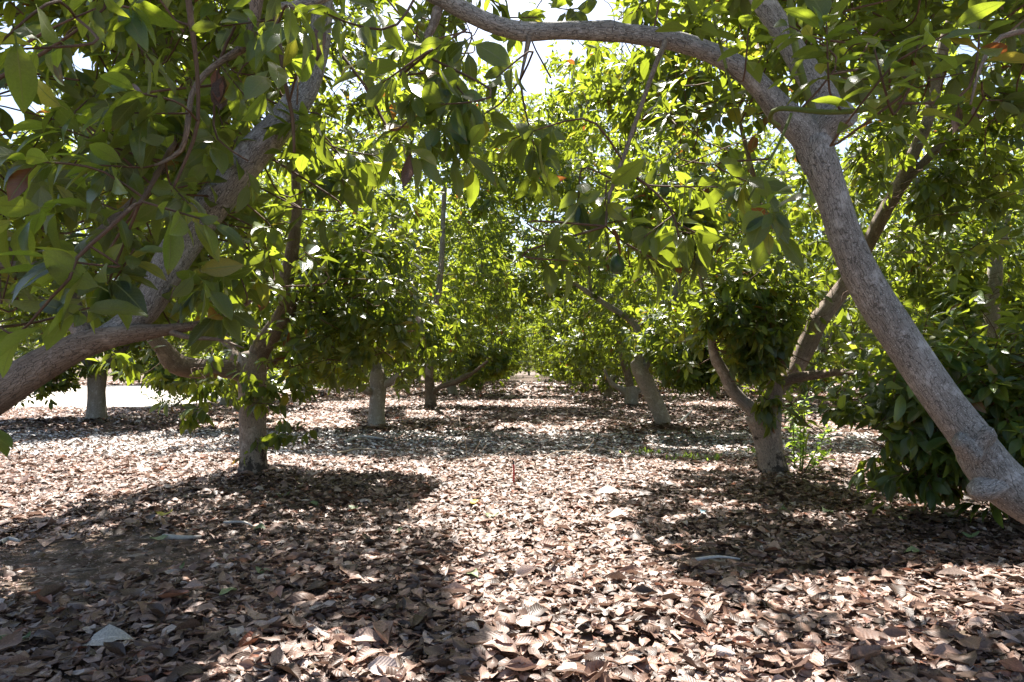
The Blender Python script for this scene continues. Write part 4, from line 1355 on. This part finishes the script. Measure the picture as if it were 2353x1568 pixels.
# fruit hanging among the leaves
M_FRUIT = plain_material('avocado_skin', (.035, .075, .022), .45, .4, 60.0)
def avocado(t, px, py, d, s=.045):
    c = at(px, py, d)
    V, Fq = [], []
    for i in range(9):
        a = math.pi * i / 8
        for j in range(12):
            th = 2 * math.pi * j / 12
            r = math.sin(a) * (1 - .22 * math.cos(a)) * s * .8
            V.append((r * math.cos(th), r * math.sin(th), math.cos(a) * s * 1.15))
    for i in range(8):
        for j in range(12):
            Fq.append((i * 12 + j, i * 12 + (j + 1) % 12, (i + 1) * 12 + (j + 1) % 12, (i + 1) * 12 + j))
    o = link('avocado', mesh_from('avocado', V, Fq, M_FRUIT), t.root)
    o.location = c - t.base
    tb = Tubes()
    tb.add([c + [0, 0, s * 1.1], c + [.01, 0, s * 1.1 + .06], c + [.02, .02, s * 1.1 + .16]], [.003, .0025, .002], 5, .05, 0)
    st_ = tb.build('stalk', M_SHOOT, o, c)
avocado(B, 1418, 607, 3.1, .042)
avocado(D, 1527, 435, 5.2, .05)
avocado(D, 2240, 800, 5.4, .06)

# brown dead leaves caught in the twigs
for (t, px, py, d) in [(B, 938, 395, 2.62), (B, 2192, 285, 4.8), (B, 2203, 270, 4.8), (B, 2235, 265, 5.0), (Atr, 500, 200, 2.9), (Atr, 508, 215, 2.9), (Atr, 733, 95, 2.6)]:
    c = at(px, py, d)
    lv = Leaves(np.array([c]), np.array([[rng.normal(0, .1), rng.normal(0, .1), -1]]), np.array([[rng.normal(0, .6), -1, .1]]), np.array([.15]), np.array([.7]))
    tv, tf, ta = DEAD_HI[rng.integers(len(DEAD_HI))]
    o = link('dry_leaf', mesh_from('dry_leaf', tv, tf, M_DEAD, ta), t.root)
    o.matrix_basis = lv.matrix(0, t.base)
    o['label'] = 'dry brown leaf hanging among green ones'

# ------------------------------------------------------------------ the rest of the orchard, copied tree by tree
LAB = {(1, 4): 'pale trunk and round crown two columns right of the aisle, nearest there', }
def place(proto, x, y, sc, rz, label, group):
    r = proto.root.copy()
    C.objects.link(r)
    r.location = (x, y, 0)
    r.rotation_euler = (0, 0, rz)
    r.scale = (sc, sc, sc)
    r['label'], r['group'] = label, group
    for ch in list(proto.root.children):
        c = ch.copy()
        C.objects.link(c)
        c.parent = r
    return r
for i, (x, y, ri, ci) in enumerate(spots):
    pr = protos[i % 4]
    lab, grp = FAR, 'avocado trees deep in the orchard'
    if ri == 99:
        lab, grp = 'green tree standing beyond the pale dirt road', 'trees beyond the dirt road'
    elif x > 5.5 and ri <= 3:
        lab, grp = 'avocado tree filling the right side behind the leaning trunk', 'avocado trees to the right of the aisle rows'
    if i < 4:
        r = pr.root
        r.location = (x, y, 0)
        r.rotation_euler = (0, 0, rng.uniform(0, 6.28))
        r['label'], r['group'] = lab, grp
    else:
        place(pr, x, y, rng.uniform(.92, 1.12), rng.uniform(0, 6.28), lab, grp)

# ------------------------------------------------------------------ leaf litter
BARE = [(gnd(130, 1285), 1.25, .74), (gnd(1620, 1285), .50, .2), (gnd(1850, 1300), .6, .06), (gnd(1350, 1480), .5, .07)]
def bare(p):
    k = np.zeros(len(p))
    for c, a, b_ in BARE:
        k = np.maximum(k, 1.9 - np.sqrt(((p[:, 0] - c[0]) / a) ** 2 + ((p[:, 1] - c[1]) / b_) ** 2) * 1.2 - rng.random(len(p)) * .3)
    drop = 1961 / np.maximum(p[:, 1], .1)
    k = np.maximum(k, np.where((drop > 148) & (drop < 205) & (np.abs(p[:, 0]) < 12), .86, 0))     # the chip strewn strip between the rows
    return np.clip(k, 0, 1)
def litter(d0, d1, dens, size, jit=.02, tilt=.33, margin=1.0, keepall=False):
    wmax = .80 * d1 + margin
    n = int(dens * (d1 - d0) * 2 * wmax)
    P = np.stack([rng.uniform(-wmax, wmax, n), rng.uniform(d0, d1, n)], -1)
    P = P[np.abs(P[:, 0]) < .80 * P[:, 1] + margin]
    road = (P[:, 0] < -11.2) & (P[:, 1] > 20.8) & (P[:, 1] < 47)
    P = P[~road]
    P = P[rng.random(len(P)) > bare(P) * .96]
    n = len(P)
    th = rng.uniform(0, 6.28, n)
    nr = np.stack([rng.normal(0, tilt, n), rng.normal(0, tilt, n), np.ones(n)], -1)
    flip = rng.random(n) < .45
    nr[flip] *= -1
    t = np.stack([np.cos(th), np.sin(th), rng.normal(0, .12, n)], -1)
    L = size * np.exp(rng.normal(0, .33, n))
    z = hgt(P[:, 0], P[:, 1]) + .006 + rng.random(n) * jit
    return Leaves(np.concatenate([P, z[:, None]], 1), t, nr, L, rng.uniform(.75, 1.15, n))
near = litter(1.6, 4.7, 1000, .08, .03, .24, 1.0)
dist = np.hypot(near.p[:, 0], near.p[:, 1])
uv, zc = project(near.p)
inside = (uv[:, 0] > 10) & (uv[:, 0] < 2343) & (uv[:, 1] < 1562) & (zc > 0)
score = np.where(inside, near.L / zc + (near.p[:, 2] - hgt(near.p[:, 0], near.p[:, 1])) * 1.2, 0)
order = np.argsort(-score)
singles, rest = order[:285], order[285:]
tag(link('leaf_litter', near.take(rest).mesh('leaf_litter', DEAD_HI, M_DEAD)), kind='stuff')
DEAD_ME = [mesh_from('dead_leaf', v, f, M_DEAD, a) for v, f, a in DEAD_HI]
GRP = 'dead leaves lying loose at the front of the orchard floor'
for i in singles:
    o = link('dead_leaf', DEAD_ME[rng.integers(len(DEAD_ME))])
    near.p[i, 2] += .012
    o.matrix_world = near.matrix(i)
    tag(o, 'large curled dry brown leaf lying loose on top of the litter in front', 'dead leaf', GRP)
mid_l = litter(4.7, 12, 460, .084, .024, .24, 1.5)
tag(link('leaf_litter', mid_l.mesh('leaf_litter', DEAD_MID, M_DEAD)), kind='stuff')
far_l = litter(12, 27, 105, .15, .035, .25, 2)
tag(link('leaf_litter', far_l.mesh('leaf_litter', DEAD_LOW, M_DEAD)), kind='stuff')
far2 = litter(27, 60, 11, .34, .04, .28, 2)
tag(link('leaf_litter', far2.mesh('leaf_litter', DEAD_LOW, M_DEAD)), kind='stuff')
# crumbs and broken bits between the leaves, weathered chips in the strip between the rows
bits = litter(1.6, 8, 420, .032, .02, .4, 1.0)
n = 2600
P = np.stack([rng.normal(0, .95, n) + BARE[0][0][0], rng.normal(0, .5, n) + BARE[0][0][1]], -1)
th = rng.uniform(0, 6.28, n)
extra = Leaves(np.concatenate([P, (hgt(P[:, 0], P[:, 1]) - .018 + rng.random(n) * .012)[:, None]], 1), np.stack([np.cos(th), np.sin(th), 0 * th], -1),
               np.stack([rng.normal(0, .3, n), rng.normal(0, .3, n), np.ones(n)], -1), rng.uniform(.012, .04, n), rng.uniform(.4, 1, n))
tag(link('leaf_crumbs', Leaves.cat([bits, extra]).mesh('leaf_crumbs', DEAD_LOW, M_DEAD)), kind='stuff')
n = 15000
P = np.stack([rng.uniform(-11, 9, n), rng.uniform(9.4, 13.6, n)], -1)
th = rng.normal(0, .7, n)
chips = Leaves(np.concatenate([P, (hgt(P[:, 0], P[:, 1]) - .005 + rng.random(n) * .03)[:, None]], 1), np.stack([np.cos(th), np.sin(th), rng.normal(0, .1, n)], -1),
               np.stack([rng.normal(0, .3, n), rng.normal(0, .3, n), np.ones(n)], -1), rng.uniform(.04, .15, n), rng.uniform(.3, .9, n))
tag(link('wood_chips', chips.mesh('wood_chips', DEAD_LOW, M_CHIP)), kind='stuff')

# leaves that stand out from the litter
def lone(px, py, mat, L, label, cat, name, group=None, W=1.0, lift=.04, temps=DEAD_HI, which=None, yaw=None):
    c = gnd(px, py)
    c = np.array([c[0], c[1], hgt(c[0], c[1]) + lift])
    th = rng.uniform(0, 6.28) if yaw is None else yaw
    lv = Leaves(c[None], np.array([[math.cos(th), math.sin(th), .05]]), np.array([[rng.normal(0, .2), -.25, 1]]), np.array([L]), np.array([W]))
    tv, tf, ta = temps[rng.integers(len(temps)) if which is None else which]
    o = link(name, mesh_from(name, tv, tf, mat, ta))
    o.matrix_world = lv.matrix(0)
    return tag(o, label, cat, group)
gg = 'fresh green leaves fallen on the litter'
for px, py in [(406, 1322), (595, 1226), (603, 1330), (527, 1386), (365, 1250), (812, 1180), (918, 1240), (1085, 1332), (2103, 1188), (2180, 1198), (1902, 1190), (2075, 1205), (1800, 1184), (2230, 1252), (2100, 1280), (30, 1582), (1130, 1195), (720, 1170), (650, 1150)]:
    if py < 1566:
        lone(px, py, M_FGREEN, .12, 'pale green leaf newly fallen on the brown litter', 'fallen leaf', 'green_leaf', gg, which=int(rng.choice([2, 4, 5])))
lone(377, 1186, M_FYELLOW, .13, 'bright yellow leaf lying at the edge of the sunny strip left of the aisle', 'fallen leaf', 'yellow_leaf', which=4)
lone(1090, 1167, M_FYELLOW, .13, 'yellow green leaf lying in the middle of the sunlit aisle', 'fallen leaf', 'yellow_leaf', which=5)
lone(245, 1488, M_PALE, .22, 'large bleached grey leaf in the shade at the front left', 'dead leaf', 'bleached_leaf', which=2, yaw=.3)
lone(30, 1488, M_FGREEN, .15, 'pale grey green leaf at the far left front', 'dead leaf', 'bleached_leaf', which=4)
lone(1400, 1137, M_PALE, .32, 'bleached white curled leaf sheet near the middle of the sunny aisle', 'dead leaf', 'bleached_leaf', W=.8, which=2, yaw=.15)
lone(1540, 1122, M_PALE, .20, 'small bleached leaf right of the white sheet in the sun', 'dead leaf', 'bleached_leaf', which=4)
lone(1640, 1590, M_PALE, .2, 'bleached leaf at the bottom of the sunlit patch', 'dead leaf', 'bleached_leaf', which=4) if False else None
M_BLUE = plain_material('blue_plastic', (.35, .55, .65), .5, .2, 20)
lone(1616, 1186, M_BLUE, .10, 'scrap of pale blue plastic on the litter right of the aisle', 'scrap', 'plastic_scrap', which=2)

# sticks and dry stalks
def stick(pts, r, label, name='stick', mat=None, cat='stick', group=None):
    P = [np.array(p) for p in pts]
    tb = Tubes()
    tb.add(P, np.linspace(r, r * .5, len(P)), 6, .06, .06)
    return tag(tb.build(name, mat or M_STRAW), label, cat, group)
M_STRAW = plain_material('dry_stalk', (.42, .33, .24), .8, .2, 40)
M_GREYW = plain_material('grey_wood', (.42, .39, .36), .85, .25, 30)
def G(px, py, z=.03):
    p = gnd(px, py)
    return (p[0], p[1], hgt(p[0], p[1]) + z)
dd = gnd(1075, 1055)[1]
stick([G(1040, 1060), at(1130, 1048, dd), at(1175, 1020, dd)], .008, 'long pale dry stalk bending up to the right in the middle of the aisle', 'dry_stalk', cat='dry stalk')
stick([G(1072, 1056), at(1070, 1020, dd), at(1060, 985, dd), at(1055, 960, dd + .1)], .006, 'tall thin dry stalk standing upright left of the aisle middle', 'dry_stalk', cat='dry stalk')
stick([G(1080, 1054), at(1095, 1030, dd), at(1105, 1012, dd)], .006, 'short dry stalk leaning right beside the tall one', 'dry_stalk', cat='dry stalk')
stick([G(1085, 1054), at(1105, 1038, dd), at(1118, 1022, dd)], .006, 'lowest dry stalk fanning out right of the upright pair', 'dry_stalk', cat='dry stalk')
stick([G(1245, 1060), at(1275, 1040, dd), at(1310, 1036, dd), at(1345, 1050, dd - .1)], .008, 'arched dry twig lying over the chip strip', 'dry_stalk', cat='dry stalk')
stick([G(1315, 1060), at(1340, 1040, dd), at(1365, 1012, dd)], .008, 'straight dry twig poking up to the right of the arched one', 'dry_stalk', cat='dry stalk')
stick([G(790, 1020), G(830, 1012, .06), G(880, 1014, .05)], .03, 'curved bleached branch lying left of the aisle on the chips', 'fallen_branch', M_GREYW, 'branch')
stick([G(775, 1045), G(830, 1040, .05), G(900, 1048, .05)], .018, 'thin fallen branch in the sun behind the first left trunk', 'fallen_branch', M_STRAW, 'branch')
stick([G(1560, 983), G(1590, 960, .2), (np.array(G(1590, 968, .0)) + [.1, .3, .32]).tolist()], .03, 'grey stick propped beside the leaning pale trunk', 'fallen_branch', M_GREYW, 'branch')
stick([G(375, 1245), G(420, 1246, .04), G(462, 1240, .03)], .022, 'pale grey stick lying at the edge of the bare soil patch', 'fallen_branch', M_GREYW, 'branch')
stick([G(515, 1215), G(560, 1220, .05), G(580, 1224, .04)], .012, 'thin grey twig in the shade below the first left trunk', 'fallen_branch', M_GREYW, 'branch')
stick([G(0, 1255), G(20, 1248, .05), G(45, 1252, .04)], .02, 'short grey stick at the far left beside the bare soil', 'fallen_branch', M_GREYW, 'branch')
stick([G(160, 1317), G(200, 1315, .03), G(225, 1314, .03)], .012, 'brown twig lying on the bare soil patch', 'fallen_branch', M_BROWN, 'branch')
stick([G(1590, 1300), G(1650, 1292, .04), G(1700, 1290, .03)], .014, 'bleached twig on the small bare patch right of the aisle', 'fallen_branch', M_GREYW, 'branch')
stick([G(150, 1025), G(175, 1018, .06), G(190, 1022, .05)], .03, 'pale bent branch lying on the chips at the left', 'fallen_branch', M_GREYW, 'branch')
stick([G(560, 1015), at(580, 1003, gnd(560, 1015)[1]), G(600, 1012, .05)], .012, 'bent dry twig behind the first left trunk', 'fallen_branch', M_STRAW, 'branch')

# red marker stake in the aisle
sb = gnd(1180, 1114)
root = bpy.data.objects.new('marker_stake', None)
C.objects.link(root)
root.location = (sb[0], sb[1], 0)
tag(root, 'thin red marker stake standing in the sunlit aisle', 'stake')
M_RED = plain_material('red_plastic', (.55, .06, .05), .45, .15, 30)
M_DARKM = plain_material('dark_metal', (.05, .05, .05), .5, .2, 30)
tb = Tubes(); tb.add([(0, 0, -.06), (.004, 0, .12), (0, 0, .215)], [.010, .010, .010], 8, .05, .0); tb.build('shaft', M_RED, root)
tb = Tubes(); tb.add([(0, 0, .214), (0, 0, .235), (.003, 0, .255)], [.009, .008, .005], 8, .02, .0); tb.build('cap', M_DARKM, root)

# green weeds in the chip strip
wv = []
for c in [gnd(1585, 1058), gnd(1560, 1060), gnd(1610, 1056), gnd(1480, 1044), gnd(1740, 1040)]:
    n = 60
    p = np.stack([c[0] + rng.normal(0, .14, n), c[1] + rng.normal(0, .12, n), np.full(n, .01)], -1)
    wv.append(Leaves(p, rng.normal(0, .5, (n, 3)) + [0, 0, .6], rng.normal(0, 1, (n, 3)) + [0, -.5, .5], rng.uniform(.04, .10, n), rng.uniform(.4, .8, n)))
tag(link('weeds', Leaves.cat(wv).mesh('weeds', LOW, M_YOUNG)), kind='stuff')
